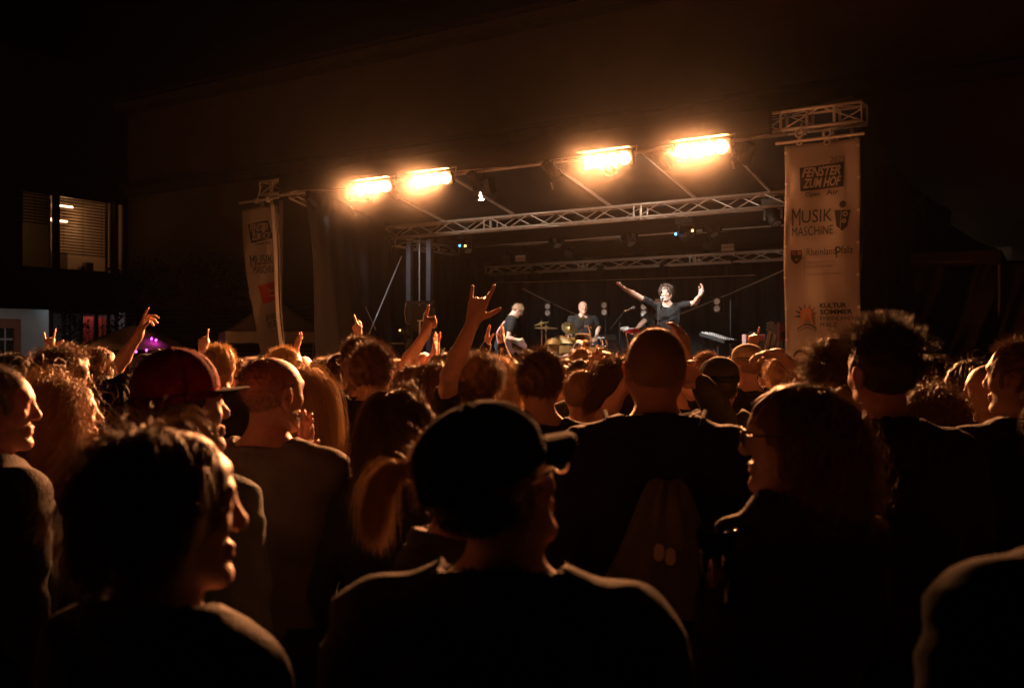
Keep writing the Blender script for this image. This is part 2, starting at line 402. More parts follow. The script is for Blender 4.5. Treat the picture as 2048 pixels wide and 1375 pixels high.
# ---- white pop-up gazebo by the left banner
def gazebo(px, Y, size, ztop, zeave, label, m_, yaw, px_name='gazebo'):
    c = W(px, 700, Y); o = empty(px_name, (c.x, c.y, 0), label, 'tent'); h = size/2
    ca, sa = math.cos(yaw), math.sin(yaw)
    P = lambda a, b_, z: Vector((c.x+a*ca-b_*sa, c.y+a*sa+b_*ca, z))
    b = MB()
    def roof(a, bb2):
        x = (a*2-1)*h; y = (bb2*2-1)*h; d = max(abs(x), abs(y))/h
        return P(x, y, ztop+(zeave-ztop)*(1-(1-d)**1.25))
    b.grid(roof, 16, 16)
    b.build('roof', m_, o, smooth=True)
    b = MB()
    cs = [(-h, -h), (h, -h), (h, h), (-h, h)]
    for i in range(4):
        p, q = cs[i], cs[(i+1) % 4]
        b.slab(lambda a, c2: P(p[0]+(q[0]-p[0])*a, p[1]+(q[1]-p[1])*a, zeave-.22*c2+.01*math.sin(a*30)), 20, 1, (.004, .004, 0))
    b.build('valance', m_, o)
    for (x, y) in cs: MB().tube([P(x*.98, y*.98, 0), P(x*.98, y*.98, zeave)], .022, 8).build('leg', m_alu, o)
    return o
m_tent = mat('tent_cloth', (.75, .66, .56), .8, noise=.08, nscale=4)
gazebo(545, 21.5, 2.1, z_at(590, 21.5), z_at(665, 21.5), 'small pale pop-up gazebo behind the left banner', m_tent, .35)
m_tentd = mat('dark_tarpaulin', (.03, .02, .018), .35, noise=.3, nscale=3, bump=.6, bscale=3)
gazebo(1835, 16.5, 2.6, z_at(402, 16.5), z_at(520, 16.5), 'large black pointed tent right of the right banner', m_tentd, -.5)
# right: dark tarpaulin side with creases and a rope
o = empty('tarpaulin_screen', W(1900, 700, 15.5)-Vector((0, 0, CAMZ)), 'creased black plastic tarpaulin screen right of the stage', 'tarpaulin')
pa = W(1728, 700, 16.0); pb = W(2300, 700, 13.6)
def tarp(a, c):
    p = pa.lerp(pb, a); z = 3.05*c; d = (a*4.2-c*1.5)
    off = .045*math.sin(d*7+1.7*math.sin(a*9+c*2))*max(0, 1-abs(c-.5)*1.2)+.012*math.sin(d*17+2*c)*math.sin(a*11+c*3)
    return (p.x, p.y-off, z+.05*math.sin(a*5)*(c))
b = MB(); b.slab(tarp, 120, 40, (0, .01, 0)); b.build('sheet', mat('plastic_sheet', (.012, .01, .01), .38, noise=.3, nscale=2, spec=.3), o, smooth=True)
b = MB(); b.tube([W(1726, 526, 15.6), W(1850, 524.5, 15.2), W(2100, 520, 14.5)], .008, 6); b.build('rope', mat('rope', (.5, .3, .2), .6), o)
MB().tube([W(2290, 700, 13.7)-Vector((0, 0, CAMZ)), W(2290, 520, 13.7)], .03).build('post', m_alu, o)

# ---- stage deck
dk = empty('stage_deck', S(5.2, 3.2, 0), 'raised black stage floor with cloth skirt in front of the crowd', 'stage')
SZ = .95
b = MB(); b.box(S(5.25, 3.3, SZ-.06), (10.3, 6.6, .12), SAX); b.build('floor', mat('stage_ply', (.12, .11, .10), .55, noise=.25, nscale=3), dk)
b = MB(); b.slab(lambda a, c: S(.1+10.3*a, -.02+.02*math.sin(a*140), .02+(SZ-.14)*c), 260, 1, (0, .004, 0)); b.build('skirt', m_blackcloth, dk, smooth=True)
b = MB(); b.box(S(4.6, 4.1, SZ+.2), (2.6, 2.2, .4), SAX); b.build('drum_riser', m_black, dk)
b = MB()
for i in range(5):
    for j in range(3): b.tube([S(.5+2.35*i, .4+2.8*j, 0), S(.5+2.35*i, .4+2.8*j, SZ-.13)], .03, 6)
b.build('leg', m_alu, dk)

# ---- drapes
def drape(name, p0, p1, z0f, z1f, label, amp=.05, freq=60, n=220, edge=None, m_=None, slant=0.0):
    o = empty(name, (p0.x, p0.y, 0), label, 'curtain')
    d = (p1-p0); nrm = Vector((-d.y, d.x, 0)).normalized()
    def fn(a, c):
        z0 = z0f(a); z1 = z1f(a); z = z0+(z1-z0)*c; p = p0+d*a+U3*slant*(1-a)*(1-c)
        x = a*freq; off = amp*(math.sin(x)+.5*math.sin(x*1.73+1)+.4*math.sin(x*.31+2))*(1.0-.45*c)+.025*math.sin(a*9+c*7)+.02*math.sin(a*23-c*11)
        return (p.x+nrm.x*off, p.y+nrm.y*off, z)
    MB().slab(fn, n, 14, nrm*.004).build('cloth', m_ or m_blackcloth, o, smooth=True); return o
zA = 4.25
back0 = S(-.1, 6.55, 0); back1 = S(u_at(1700, 6.55), 6.55, 0)
drape('back_drape', back0, back1, lambda a: .3, lambda a: 4.35, 'black pleated drape closing the back of the stage', .03, 150, 420)
m_side = mat('side_drape_cloth', (.022, .018, .016), .75, noise=.15, nscale=5, bump=.3, bscale=30)
sd = drape('side_drape', S(u_at(614, -.05), -.05, 0), S(-.05, 6.5, 0), lambda a: .05, lambda a: 4.75-.45*min(1, a*2.4), 'dark drape closing the left side of the stage', .035, 60, 220, m_=m_side, slant=u_at(648, -.05)-u_at(614, -.05))
drape('right_side_drape', S(u_at(1722, .3), .3, 0), S(u_at(1722, .3), 6.5, 0), lambda a: .05, lambda a: 4.75-.45*min(1, a*2.4), 'black drape closing the right side of the stage', .03, 60, 120)
# ---- trusses
GR = 'aluminium lighting trusses of the stage roof'
def truss(p0, p1, side, hgt, label, r=.024, bay=.5, up=None):
    p0 = Vector(p0); p1 = Vector(p1); d = (p1-p0); L = d.length; d.normalize()
    up = up or Z3; sv = d.cross(up).normalized(); o = empty('lighting_truss', p0, label, 'truss', GR)
    cs = [(-.5, -.5), (.5, -.5), (.5, .5), (-.5, .5)]
    off = [sv*a*side+up*b_*hgt for a, b_ in cs]
    for k in range(4): MB().tube([p0+off[k], p1+off[k]], r, 10).build('chord', m_alu, o, smooth=True)
    n = max(2, round(L/bay)); b = MB()
    for f_ in range(4):
        A, B = off[f_], off[(f_+1) % 4]
        for i in range(n):
            a = p0+d*(L*i/n); c = p0+d*(L*(i+1)/n)
            if (i+f_) % 2: b.tube([a+A, c+B], r*.42, 6)
            else: b.tube([a+B, c+A], r*.42, 6)
        for x in (0, L*.32, L*.335, L*.66, L*.675, L): b.tube([p0+d*x+A, p0+d*x+B], r*.5, 6)
    b.build('brace_lattice', m_alu, o); return o
SH = .2
truss(S(u_at(530, 0), 0, 4.75), S(u_at(608, 0), 0, 4.75), .26, .24, 'short end of the front truss sticking out above the left banner')
truss(S(u_at(1569, 0), 0, 4.75), S(u_at(1729, 0), 0, 4.75), .26, .24, 'short end of the front truss sticking out above the right banner')
truss(S(u_at(609, 0)+.01, 0, 4.75), S(u_at(1567, 0), 0, 4.75), .26, .24, 'long front truss carrying the four glaring lamps')
truss(S(.3, .25, 4.7), S(.3, 2.5, 4.22), .24, .22, 'sloping side truss on the left edge of the stage roof')
truss(S(.1, 2.59, zA-.11), S(u_at(1640, 2.59), 2.59, zA-.11), .24, .22, 'bright long truss nearest the audience across the stage roof', bay=.45)
truss(S(.9, 5.0, zA-.11), S(u_at(1640, 5.0), 5.0, zA-.11), .24, .22, 'middle truss behind the bright truss, hung with moving lamps', bay=.45)
truss(S(.5, 6.3, 3.62), S(u_at(1640, 6.3), 6.3, 3.62), .2, .17, 'dim rearmost truss just above the black back drape', bay=.45)
truss(S(.5, 2.8, 3.98), S(.5, 5.0, 3.98), .2, .18, 'short side truss from the left tower to the middle truss')
def tower(u, v, ztop, label):
    o = empty('truss_tower', S(u, v, 0), label, 'tower', 'aluminium roof towers')
    for a in (-.125, .125):
        for c in (-.125, .125): MB().box(S(u+a, v+c, ztop/2), (.045, .045, ztop), SAX).build('chord', m_alu, o)
    b = MB(); n = int(ztop/.4)
    for i in range(n):
        z0 = ztop*i/n; z1 = ztop*(i+1)/n; s = 1 if i % 2 else -1
        b.tube([S(u-.125*s, v-.125, z0), S(u+.125*s, v-.125, z1)], .01, 5)
        b.tube([S(u+.125, v-.125*s, z0), S(u+.125, v+.125*s, z1)], .01, 5)
    b.build('brace_lattice', m_alu, o)
# flat alloy posts at the left rear of the roof
for (px, lab) in ((819, 'left flat alloy roof post behind the black lift frame'), (859, 'right flat alloy roof post behind the black lift frame')):
    u = u_at(px, 2.62); p = S(u, 2.62, 0)
    o = empty('roof_post', p, lab, 'post', 'pair of roof posts')
    MB().box(S(u, 2.62, 2.0), (.11, .08, 3.9), SAX).build('post_tube', mat('brushed_alu', (.15, .15, .155), .5, metal=.3, noise=.1), o)
    MB().box(S(u, 2.62, .03), (.3, .3, .04), SAX).build('foot_plate', m_alu, o)
u = u_at(839, 2.7); o = empty('thin_rod', S(u, 2.7, 0), 'thin pale vertical rod between the two roof posts', 'rod')
MB().tube([S(u, 2.7, 1.0), S(u, 2.7, 4.0)], .013).build('rod_tube', m_alu, o)
# front towers, hidden mostly behind the banners
tower(-.35, .3, 4.6, 'front left roof tower hidden behind the left banner'); tower(u_at(1690, .3), .3, 4.6, 'front right roof tower hidden behind the right banner')

# ---- roof canopy and its rafters
cp = empty('roof_canopy', S(5, 1, 4.9), 'dark fabric roof canopy stretched over the stage', 'canopy')
def can(a, c):
    v = -.1+6.8*c; zz = 4.93-.60*min(1, v/2.59)-.5*max(0, (v-2.59)/4.1)
    zz += -.05*abs(math.sin(a*math.pi*5))*(1 if v < 2.6 else .4)
    return S(.2+(u_at(1722, .3)-.2)*a, v, zz)
MB().slab(can, 100, 30, (0, 0, .01)).build('fabric', m_canopy, cp, smooth=True)
b = MB(); b.slab(lambda a, c: S(.35+9.2*a, -.17+.01*math.sin(a*80), 4.60+.36*c+.015*math.sin(a*31)), 150, 2, (0, .01, 0)); b.build('fascia', m_blackcloth, cp, smooth=True)
for px in (893, 1034, 1226, 1396, 1545):
    u = u_at(px, 2.59); o_ = MB().tube([S(u, 2.5, zA+.02), S(u, .15, 4.78)], .028, 8).build('rafter', m_alu, cp)

# ---- guy wires
def wire(name, a, b_, r, label, m_=None, sag=0):
    o = empty(name, a, label, 'wire'); mid = (Vector(a)+Vector(b_))/2-Vector((0, 0, sag))
    pts = [Vector(a)*(1-t)**2+mid*2*t*(1-t)+Vector(b_)*t*t for t in [i/10 for i in range(11)]]
    MB().tube(pts, r, 6).build('strand', m_ or m_alu, o)
wire('guy_wire', W(803, 513, 20.4), W(738, 668, 19.4), .013, 'bright diagonal wire from lamp down across the left drape')
wire('guy_wire', W(648, 428, 19.6), W(752, 660, 19.4), .006, 'faint diagonal wire slanting down right over the left drape')
wire('cable', SP(1045, 577, 6.3), SP(1155, 630, 6.3), .012, 'slack cable slanting down to the drummer on the back drape', mat('cable_grey', (.35, .3, .26), .5), .02)
wire('cable', SP(1350, 632, 6.2), SP(1572, 538, 6.2), .012, 'slack cable slanting up right of the singer on the back drape', MATS['cable_grey'], .03)
wire('cable', SP(985, 565, 6.4), SP(1510, 550, 6.4), .008, 'thin nearly level cable high on the back drape', MATS['cable_grey'], .03)

# ---- banners
m_banner = mat('banner_cloth', (.33, .30, .28), .75, noise=.05, nscale=3)
bn = m_banner.node_tree.nodes['Principled BSDF']; bn.inputs['Transmission Weight'].default_value = 0
m_ink = mat('print_black', (.012, .012, .012), .7)
m_inkred = mat('print_red', (.42, .05, .03), .7)
m_inkgrey = mat('print_grey', (.12, .09, .08), .7)
m_inkor = mat('print_orange', (.42, .16, .07), .7); m_inkblue = mat('print_blue', (.03, .06, .1), .7); m_inkbr = mat('print_dull', (.22, .1, .08), .7)
def make_banner(fn, a0, a1, b1, items, base, label, fold=None):
    "fn(a,b,off) maps banner coordinates to the place; items: writing and marks printed on it"
    o = empty('banner', base, label, 'banner', 'printed banners at the stage front')
    b = MB(); b.slab(lambda a, c: fn(a0+(a1-a0)*a, b1*c, 0), 40, 60, -V3*-.006); b.build('sheet', m_banner, o, smooth=True)
    for it in items:
        kind = it[0]; nm = it[-2]; m_ = it[-1]
        b = MB(); off = it[-3]*2.2
        if kind == 'poly':
            for pts in it[1]:
                # sliced fan so that it follows the cloth
                cx = sum(p[0] for p in pts)/len(pts); cy = sum(p[1] for p in pts)/len(pts)
                vs = [fn(cx, cy, off)]; n = len(pts); K = 6
                for q in range(n):
                    x0, y0 = pts[q]; x1, y1 = pts[(q+1) % n]
                    for k in range(K): vs.append(fn(x0+(x1-x0)*k/K, y0+(y1-y0)*k/K, off))
                N = n*K; b.add(vs, [(0, 1+k, 1+(k+1) % N) for k in range(N)])
        elif kind == 'line':
            for pts, wd in it[1]:
                for (x0, y0), (x1, y1) in zip(pts[:-1], pts[1:]):
                    dx, dy = x1-x0, y1-y0; L = math.hypot(dx, dy) or 1; nx, ny = -dy/L*wd/2, dx/L*wd/2
                    ex, ey = dx/L*wd*.3, dy/L*wd*.3
                    b.add([fn(x0+nx-ex, y0+ny-ey, off), fn(x1+nx+ex, y1+ny+ey, off), fn(x1-nx+ex, y1-ny+ey, off), fn(x0-nx-ex, y0-ny-ey, off)], [(0, 1, 2, 3)])
        elif kind == 'text':
            for (s, x0, x1, y0, y1, bold, sh) in it[1]:
                vs, fs = text_geo(s, bold, sh)
                b.add([fn(x0+(x1-x0)*p[0], y1+(y0-y1)*p[1], off) for p in vs], fs)
        b.build(nm, m_, o)
    return o
# right banner
ua = u_at(1577, 0); ub = u_at(1727, 0); WB = ub-ua; BU = .963
def fnR(a, b_, off):
    z = z_at(297, 13.15)-b_*BU
    fold = .022*math.exp(-((a-.06)/.05)**2)*math.sin(b_*9)*math.exp(-b_*.5)+.012*math.sin(a*7+b_*1.7)+.004*math.sin(a*15-b_*3)
    return S(ua+WB*a+.008*math.sin(b_*3), -.16-fold-off, z)
def circ(x, y, rx, ry=None, n=20, a0=0, a1=360): 
    ry = ry or rx; return [(x+rx*math.cos(R(a0+(a1-a0)*i/n)), y+ry*math.sin(R(a0+(a1-a0)*i/n))) for i in range(n if a1-a0 == 360 else n+1)]
def sun_items(cx, cy, s):
    rays = []; cols = []
    for k, ang in enumerate((205, 232, 262, 292, 322, 175, 345)):
        a = R(ang); p = (cx+math.cos(a)*s*1.0, cy+math.sin(a)*s*1.0); q1 = (cx+math.cos(a-.28)*s*.5, cy+math.sin(a-.28)*s*.5); q2 = (cx+math.cos(a+.28)*s*.5, cy+math.sin(a+.28)*s*.5)
        rays.append([q1, p, q2])
    sp = [(cx+s*.06*t*math.cos(t*1.25), cy+s*.06*t*math.sin(t*1.25)) for t in [i*.3 for i in range(18)]]
    return rays, sp
rays, sp = sun_items(.29, 2.30, .17)
def blob(x, y, s):  # speaker mark
    return [[(x-.1*s, y-.33*s), (x+.34*s, y-.36*s), (x+.26*s, y+.34*s), (x+.02*s, y+.5*s), (x-.06*s, y+.30*s)]]
itemsR = [
 ('poly', [[(.205, .32), (.785, .29), (.78, .615), (.215, .635)]], .004, 'print_block', m_ink),
 ('text', [('FENSTER', .235, .745, .325, .455, .035, .35), ('ZUM HOF', .245, .755, .47, .60, .035, .35)], .008, 'lettering', m_banner),
 ('text', [('2025', .60, .80, .21, .29, .01, .2)], .004, 'year_lettering', m_inkgrey),
 ('text', [('Open', .28, .47, .65, .73, .012, 0), ('Air', .55, .72, .645, .71, .012, 0)], .004, 'lettering', m_ink),
 ('text', [('M', .105, .22, .86, 1.09, .0, 0), ('USIK', .235, .64, .89, 1.06, .0, 0), ('MASCHINE', .105, .655, 1.11, 1.23, .0, 0)], .004, 'lettering', m_ink),
 ('poly', [[(.67, .92), (.88, .93), (.845, 1.14), (.78, 1.20), (.70, 1.13)], circ(.775, .85, .045)], .004, 'speaker_mark', m_ink),
 ('poly', [circ(.815, .98, .035), circ(.80, 1.07, .028), [(.76, .93), (.767, .93), (.757, 1.17), (.75, 1.17)]], .008, 'speaker_mark_cones', m_banner),
 ('poly', [circ(.815, .98, .016), circ(.80, 1.07, .012)], .011, 'cone_centres', m_ink),
 ('poly', [[(.10, 1.42), (.245, 1.42), (.245, 1.53), (.20, 1.59), (.17, 1.605), (.14, 1.59), (.10, 1.53)]], .004, 'crest', m_ink),
 ('poly', [[(.115, 1.43), (.165, 1.43), (.165, 1.485), (.115, 1.485)], [(.185, 1.43), (.235, 1.43), (.235, 1.485), (.185, 1.485)], circ(.172, 1.545, .018)], .008, 'crest_fields', m_inkbr),
 ('poly', [[(.275, 1.39), (.28, 1.39), (.28, 1.79), (.275, 1.79)]], .004, 'rule_line', m_inkgrey),
 ('text', [('Rheinland', .305, .70, 1.405, 1.50, .0, 0), ('P', .70, .765, 1.40, 1.55, .0, 0), ('falz', .765, .92, 1.40, 1.495, .0, 0)], .004, 'lettering', m_ink),
 ('text', [('GENERALDIREKTION', .31, .69, 1.575, 1.605, 0, 0), ('KULTURELLES ERBE', .31, .655, 1.635, 1.665, 0, 0), ('LANDESMUSEUM MAINZ', .31, .78, 1.735, 1.765, 0, 0)], .004, 'small_lettering', m_inkgrey),
 ('poly', [rays[0], rays[1], rays[5]], .004, 'sun_rays_blue', m_inkblue), ('poly', [rays[2]], .004, 'sun_ray_grey', m_inkgrey), ('poly', [rays[3], rays[4], rays[6]], .004, 'sun_rays_brown', m_inkbr),
 ('poly', [circ(.29, 2.28, .085), [(.215, 2.30), (.27, 2.33), (.235, 2.44), (.225, 2.44)], [(.31, 2.33), (.36, 2.30), (.40, 2.43), (.385, 2.43)]], .0065, 'sun_mark', m_inkor),
 ('line', [(sp, .012)], .0095, 'sun_spiral', m_banner),
 ('line', [([(.17+.26*i/12, 2.48-.06*math.sin(math.pi*i/12)) for i in range(13)], .016), ([(.18+.24*i/12, 2.515-.055*math.sin(math.pi*i/12)) for i in range(13)], .009)], .004, 'sun_arc', m_ink),
 ('text', [('KULTUR', .48, .825, 2.14, 2.205, .03, 0), ('SOMMER', .48, .90, 2.225, 2.29, .03, 0), ('RHEINLAND', .48, .905, 2.315, 2.37, .0, 0), ('PFALZ', .48, .70, 2.40, 2.455, .0, 0)], .004, 'lettering', m_ink),
 ('poly', [circ(.22, 2.86, .11, .11)], .004, 'round_mark', m_ink), ('poly', [circ(.22, 2.86, .07, .07)], .008, 'round_mark_centre', m_banner)]
brn = make_banner(fnR, 0, 1, 3.6, itemsR, S(ua, 0, 0), 'tall printed banner at the right end of the stage')
b = MB()
for i in range(9):
    for a in (.02, .98): p = fnR(a, .1+i*.42, .01); b.lathe(p, -V3, [(0, .018), (.004, .018), (.004, .009)], 10, cap=False)
b.build('eyelet', m_alu, brn)
b = MB(); b.tube([S(ua-.12, -.16, z_at(290, 13.15)), S(ub+.05, -.16, z_at(290, 13.15))], .022, 10); b.build('hanging_bar', m_alu, brn)
for px in (1602, 1657):
    b = MB()
    u = u_at(px, -.1); z = z_at(272, S(u, 0, 0).y)
    b.lathe(S(u, -.16, z), V3, [(-.03, .06), (-.03, .035), (.03, .035), (.03, .06), (-.03, .06)], 14, cap=False)
    b.lathe(S(u, -.16, z-.11), V3, [(-.02, .045), (-.02, .028), (.02, .028), (.02, .045), (-.02, .045)], 14, cap=False)
    b.tube([S(u, -.16, z+.05), S(u, -.05, z+.16)], .012, 6); b.box(S(u+.07, -.16, z), (.04, .03, .05), SAX); b.tube([S(u, -.16, z-.04), S(u, -.16, z-.09)], .01, 6)
    b.build('clamp', m_alu, brn)
# left banner: twisted, its right third folded back
uL0 = u_at(501, 0); WL = .78; BL = .725
def fnL(a, b_, off):
    z = z_at(417, 18.5)-b_*BL; u = uL0+WL*1.12*a*(1-.035*b_)+.075*b_+.02*b_*b_*.6
    fold = .05*math.sin(a*4+b_*1.2)+.025*math.exp(-((a-.62)/.1)**2)*math.exp(-b_*.7)
    if a > .93: fold -= .0
    return S(u, -.2-fold-off, z+.02*a)
FL = lambda x, y: ((x-55)/335., (y-165)/325.)
def L_(x, y): return FL(x, y)
red0 = [L_(145, 812), L_(372, 775), L_(372, 938), L_(166, 966)]
itemsL = [
 ('poly', [[L_(130, 300), L_(310, 283), L_(336, 430), L_(142, 458)]], .004, 'print_block', m_ink),
 ('text', [('FENSTER', .27, .76, .42, .625, .03, .3), ('ZUM HOF', .30, .80, .645, .84, .03, .3)], .008, 'lettering', m_banner),
 ('text', [('Open Air', .34, .78, .885, .98, .01, 0)], .004, 'lettering', m_ink),
 ('text', [('M', .17, .31, 1.21, 1.51, .0, 0), ('USIK', .33, .79, 1.22, 1.46, 0, 0), ('MASCHINE', .22, .84, 1.50, 1.68, 0, 0)], .004, 'lettering', m_ink),
 ('poly', [[(.82, 1.25), (.93, 1.20), (.95, 1.50), (.90, 1.55), (.85, 1.48)], circ(.87, 1.16, .04)], .004, 'speaker_mark', m_ink),
 ('poly', [red0], .004, 'red_block', m_inkred),
 ('text', [('S', .40, .51, 2.10, 2.22, .03, 0), ('Rheinhessen', .58, .93, 2.08, 2.17, 0, 0), ('Sparkasse', .61, .93, 2.22, 2.31, .01, 0)], .008, 'lettering', mat('print_pale', (.7, .55, .45), .7)),
 ('poly', [circ(.46, 2.06, .022)], .008, 'dot_mark', MATS['print_pale']),
 ('line', [([L_(178, 1118), L_(185, 1062)], .025), ([(L_(196, 1078)[0]+.04*math.cos(t), L_(196, 1078)[1]+.05*math.sin(t)) for t in [i*.4 for i in range(17)]], .022),
           ([(L_(243, 1072)[0]+.045*math.cos(t), L_(243, 1072)[1]+.055*math.sin(t)) for t in [i*.4 for i in range(17)]], .022),
           ([L_(276, 1108), L_(274, 1052)], .022), ([(L_(290, 1066)[0]+.04*math.cos(t), L_(290, 1066)[1]+.05*math.sin(t)) for t in [i*.4 for i in range(17)]], .022),
           ([L_(192, 1168), L_(190, 1128), L_(215, 1118), L_(222, 1132), L_(205, 1145), L_(232, 1166)], .024),
           ([L_(246, 1112), L_(248, 1150), L_(262, 1158)], .024),
           ([L_(286, 1158), L_(284, 1110)], .022), ([(L_(300, 1128)[0]+.045*math.cos(t), L_(300, 1128)[1]+.055*math.sin(t)) for t in [i*.4 for i in range(17)]], .022)], .004, 'lettering', m_ink),
 ('line', [([L_(198, 1190), L_(330, 1188)], .006), ([L_(198, 1205), L_(320, 1203)], .006)], .004, 'fine_lines', m_inkgrey),
 ('text', [('m', .88, .96, 2.70, 2.78, .02, 0), ('v', .92, .99, 2.98, 3.06, .02, 0)], .004, 'cut_lettering', m_ink)]
bln = make_banner(fnL, 0, 1, 4.6, itemsL, S(uL0, 0, 0), 'tall printed banner hanging twisted at the left end of the stage')
# folded-back strip on its right edge
b = MB(); b.slab(lambda a, c: Vector(fnL(1.0-.10*a*(1-.2*c)+.10*max(0, c-.45)*a, 4.6*c, .03+.06*math.sin(a*3.1)+.02)), 8, 50, V3*.006); b.build('folded_edge', m_banner, bln, smooth=True)
b = MB(); zc = z_at(402, 18.5); b.tube([S(uL0-.12, -.16, zc), S(uL0+WL+.15, -.16, zc+.02)], .022, 10); b.build('hanging_bar', m_alu, bln)
for u in (uL0+.35, uL0+.65):
    b = MB(); b.lathe(S(u, -.16, zc), U3, [(-.03, .05), (-.03, .03), (.03, .03), (.03, .05), (-.03, .05)], 14, cap=False); b.tube([S(u, -.16, zc), S(u, -.05, zc+.3)], .015, 6); b.build('clamp', m_alu, bln)

# ---- audience blinders
m_glow = mat('halogen_glow', (1, .8, .5), .4, emit=(1, .36, .12), es=BLINDER)
labs = ['leftmost glaring four-lamp bar under the front truss', 'second glaring four-lamp bar from the left', 'third glaring four-lamp bar from the left, above the singer', 'rightmost and largest looking glaring four-lamp bar']
for i, (px, py) in enumerate(((745, 375), (862, 359), (1213, 320), (1403, 298))):
    v = -.42; u = u_at(px, v); Yp = S(u, v, 0).y; z = z_at(py, Yp)
    o = empty('blinder_lamp', S(u, v, z), labs[i], 'stage lamp', 'glaring audience lamp bars')
    tilt = R(20); ax = (U3, (V3*math.cos(tilt)+Z3*math.sin(tilt)), (Z3*math.cos(tilt)-V3*math.sin(tilt)))
    c = S(u, v, z); sp_ = .185
    MB().box(c+ax[1]*.05, (.80, .07, .21), ax).build('housing', m_dark, o)
    b = MB(); b.tube([c-U3*.43+ax[1]*.05, c-U3*.43+Z3*.16+V3*.1, c+Z3*.17+U3*.43+V3*.1, c+U3*.43+ax[1]*.05], .012, 6); b.tube([c+Z3*.17+V3*.1, S(u, -.12, 4.64)], .02, 6); b.build('yoke', m_alu, o)
    # reflective bar added to give the streak of light above the lamps
    MB().box(c+ax[2]*.15-ax[1]*.03, (.84, .12, .006), (ax[0], (ax[1]-ax[2]*.35).normalized(), (ax[2]+ax[1]*.35).normalized())).build('streak_bar', mat('streak_bar_metal', (.5, .45, .4), .3, metal=.9), o)
    for k in range(4):
        q = c+U3*(k-1.5)*sp_
        MB().lathe(q, -ax[1], [(-.012, .084), (.003, .084), (.009, .07), (.013, .04), (.014, .01)], 20).build('lamp', m_glow, o, smooth=True)

    ld = bpy.data.lights.new('blinder_light', 'AREA'); ld.shape = 'RECTANGLE'; ld.size = .70; ld.size_y = .12; ld.energy = BEAM_W; ld.color = (1, .36, .125); ld.spread = R(105)
    lo = bpy.data.objects.new('blinder_light', ld); COL.objects.link(lo); lo.parent = o; lo.location = -ax[1]*.03
    lo.rotation_euler = Matrix((-ax[0], ax[2], ax[1])).transposed().to_euler()

# ---- front spotlights on the front truss, aimed at the band, plus added wash lamps
m_spotlens = mat('spot_lens', (.9, .9, .95), .2, emit=(1, .95, .9), es=1.0)
def spot(u, v, z, target, watts, label, color=(1, .93, .86), size=34, r=.08):
    p = S(u, v, z); t = Vector(target); d = (t-p).normalized()
    o = empty('spotlight', p, label, 'stage lamp', 'spotlights aimed back at the band')
    MB().lathe(p, d, [(-.2, .03), (-.19, .075), (.0, .085), (.1, .09)], 18).build('barrel', m_dark, o, smooth=True)
    b = MB(); b.tube([p-Vector((0, 0, 0)), p+Z3*.18], .012, 6); b.build('yoke', m_dark, o)
    b = MB(); b.box(p+d*.16+Z3*.1, (.2, .12, .003), (d.cross(Z3).normalized(), d, d.cross(Z3).cross(d).normalized())); b.build('barn_door', m_dark, o)
    ld = bpy.data.lights.new('spot_light', 'SPOT'); ld.energy = watts; ld.color = color; ld.spot_size = R(size); ld.spot_blend = .5; ld.shadow_soft_size = r
    lo = bpy.data.objects.new('spot_light', ld); COL.objects.link(lo); lo.parent = o
    lo.location = d*.14; lo.rotation_euler = d.to_track_quat('-Z', 'Y').to_euler()
    return o
sing = W(1335, 620, 15.6)
spot(2.3, .05, 4.42, S(4.4, 2.59, 4.15), ADDED_WASH_W, 'added wash lamp brightening the left half of the bright truss', color=(1, .72, .5), size=110)  # wash lamp added only to brighten the roof truss
spot(7.0, .05, 4.42, S(6.6, 2.59, 4.15), ADDED_WASH_W, 'added wash lamp brightening the right half of the bright truss', color=(1, .72, .5), size=110)  # its added twin for the other half of the truss
spot(6.1, -.05, 4.45, sing, FRONT_W*.85, 'black spotlight hung between the second and third lamp bars')
spot(9.1, .1, 4.4, sing, FRONT_W*.4, 'black spotlight under the right end of the front truss')
spot(2.9, .05, 4.4, S(3.9, 2.6, 1.9), FRONT_W*.65, 'black spotlight right of the second lamp bar', size=40)
spot(4.6, .05, 4.45, S(4.6, 3.4, 1.9), FRONT_W*.6, 'black spotlight in the middle of the front truss', size=40)
spot(1.0, .1, 4.4, S(1.6, 3.0, 2.5), FRONT_W*.05, 'black spotlight at the left end of the front truss', color=(.85, .9, 1), size=50)
spot(8.0, .1, 4.45, S(8.6, 4.0, 1.5), FRONT_W*.25, 'black spotlight aimed at the amplifier side', size=50)
# ================================================================== PEOPLE: bodies grown from one smooth distance field
SKIN = {'fair': mat('skin_fair', (.50, .30, .22), .5, sss=.12, noise=.1, nscale=14, bump=.35, bscale=160),
        'tan': mat('skin_tan', (.38, .22, .15), .5, sss=.12, noise=.12, nscale=14, bump=.35, bscale=160),
        'ruddy': mat('skin_ruddy', (.45, .23, .17), .48, sss=.14, noise=.12, nscale=12, bump=.35, bscale=160)}
HAIR = {'black': hair_mat('hair_black', (.02, .013, .01)), 'dark': hair_mat('hair_dark_brown', (.05, .028, .016)), 'brown': hair_mat('hair_brown', (.13, .07, .035)),
        'light': hair_mat('hair_light_brown', (.28, .17, .09)), 'blond': hair_mat('hair_blond', (.5, .34, .17)), 'grey': hair_mat('hair_grey', (.16, .145, .135)), 'red': hair_mat('hair_red', (.3, .1, .04))}
def cloth(name, col, **k): return mat(name, col, k.pop('rough', .85), noise=.25, nscale=9, bump=.5, bscale=150, sheen=k.pop('sheen', .06), spec=.22, **k)
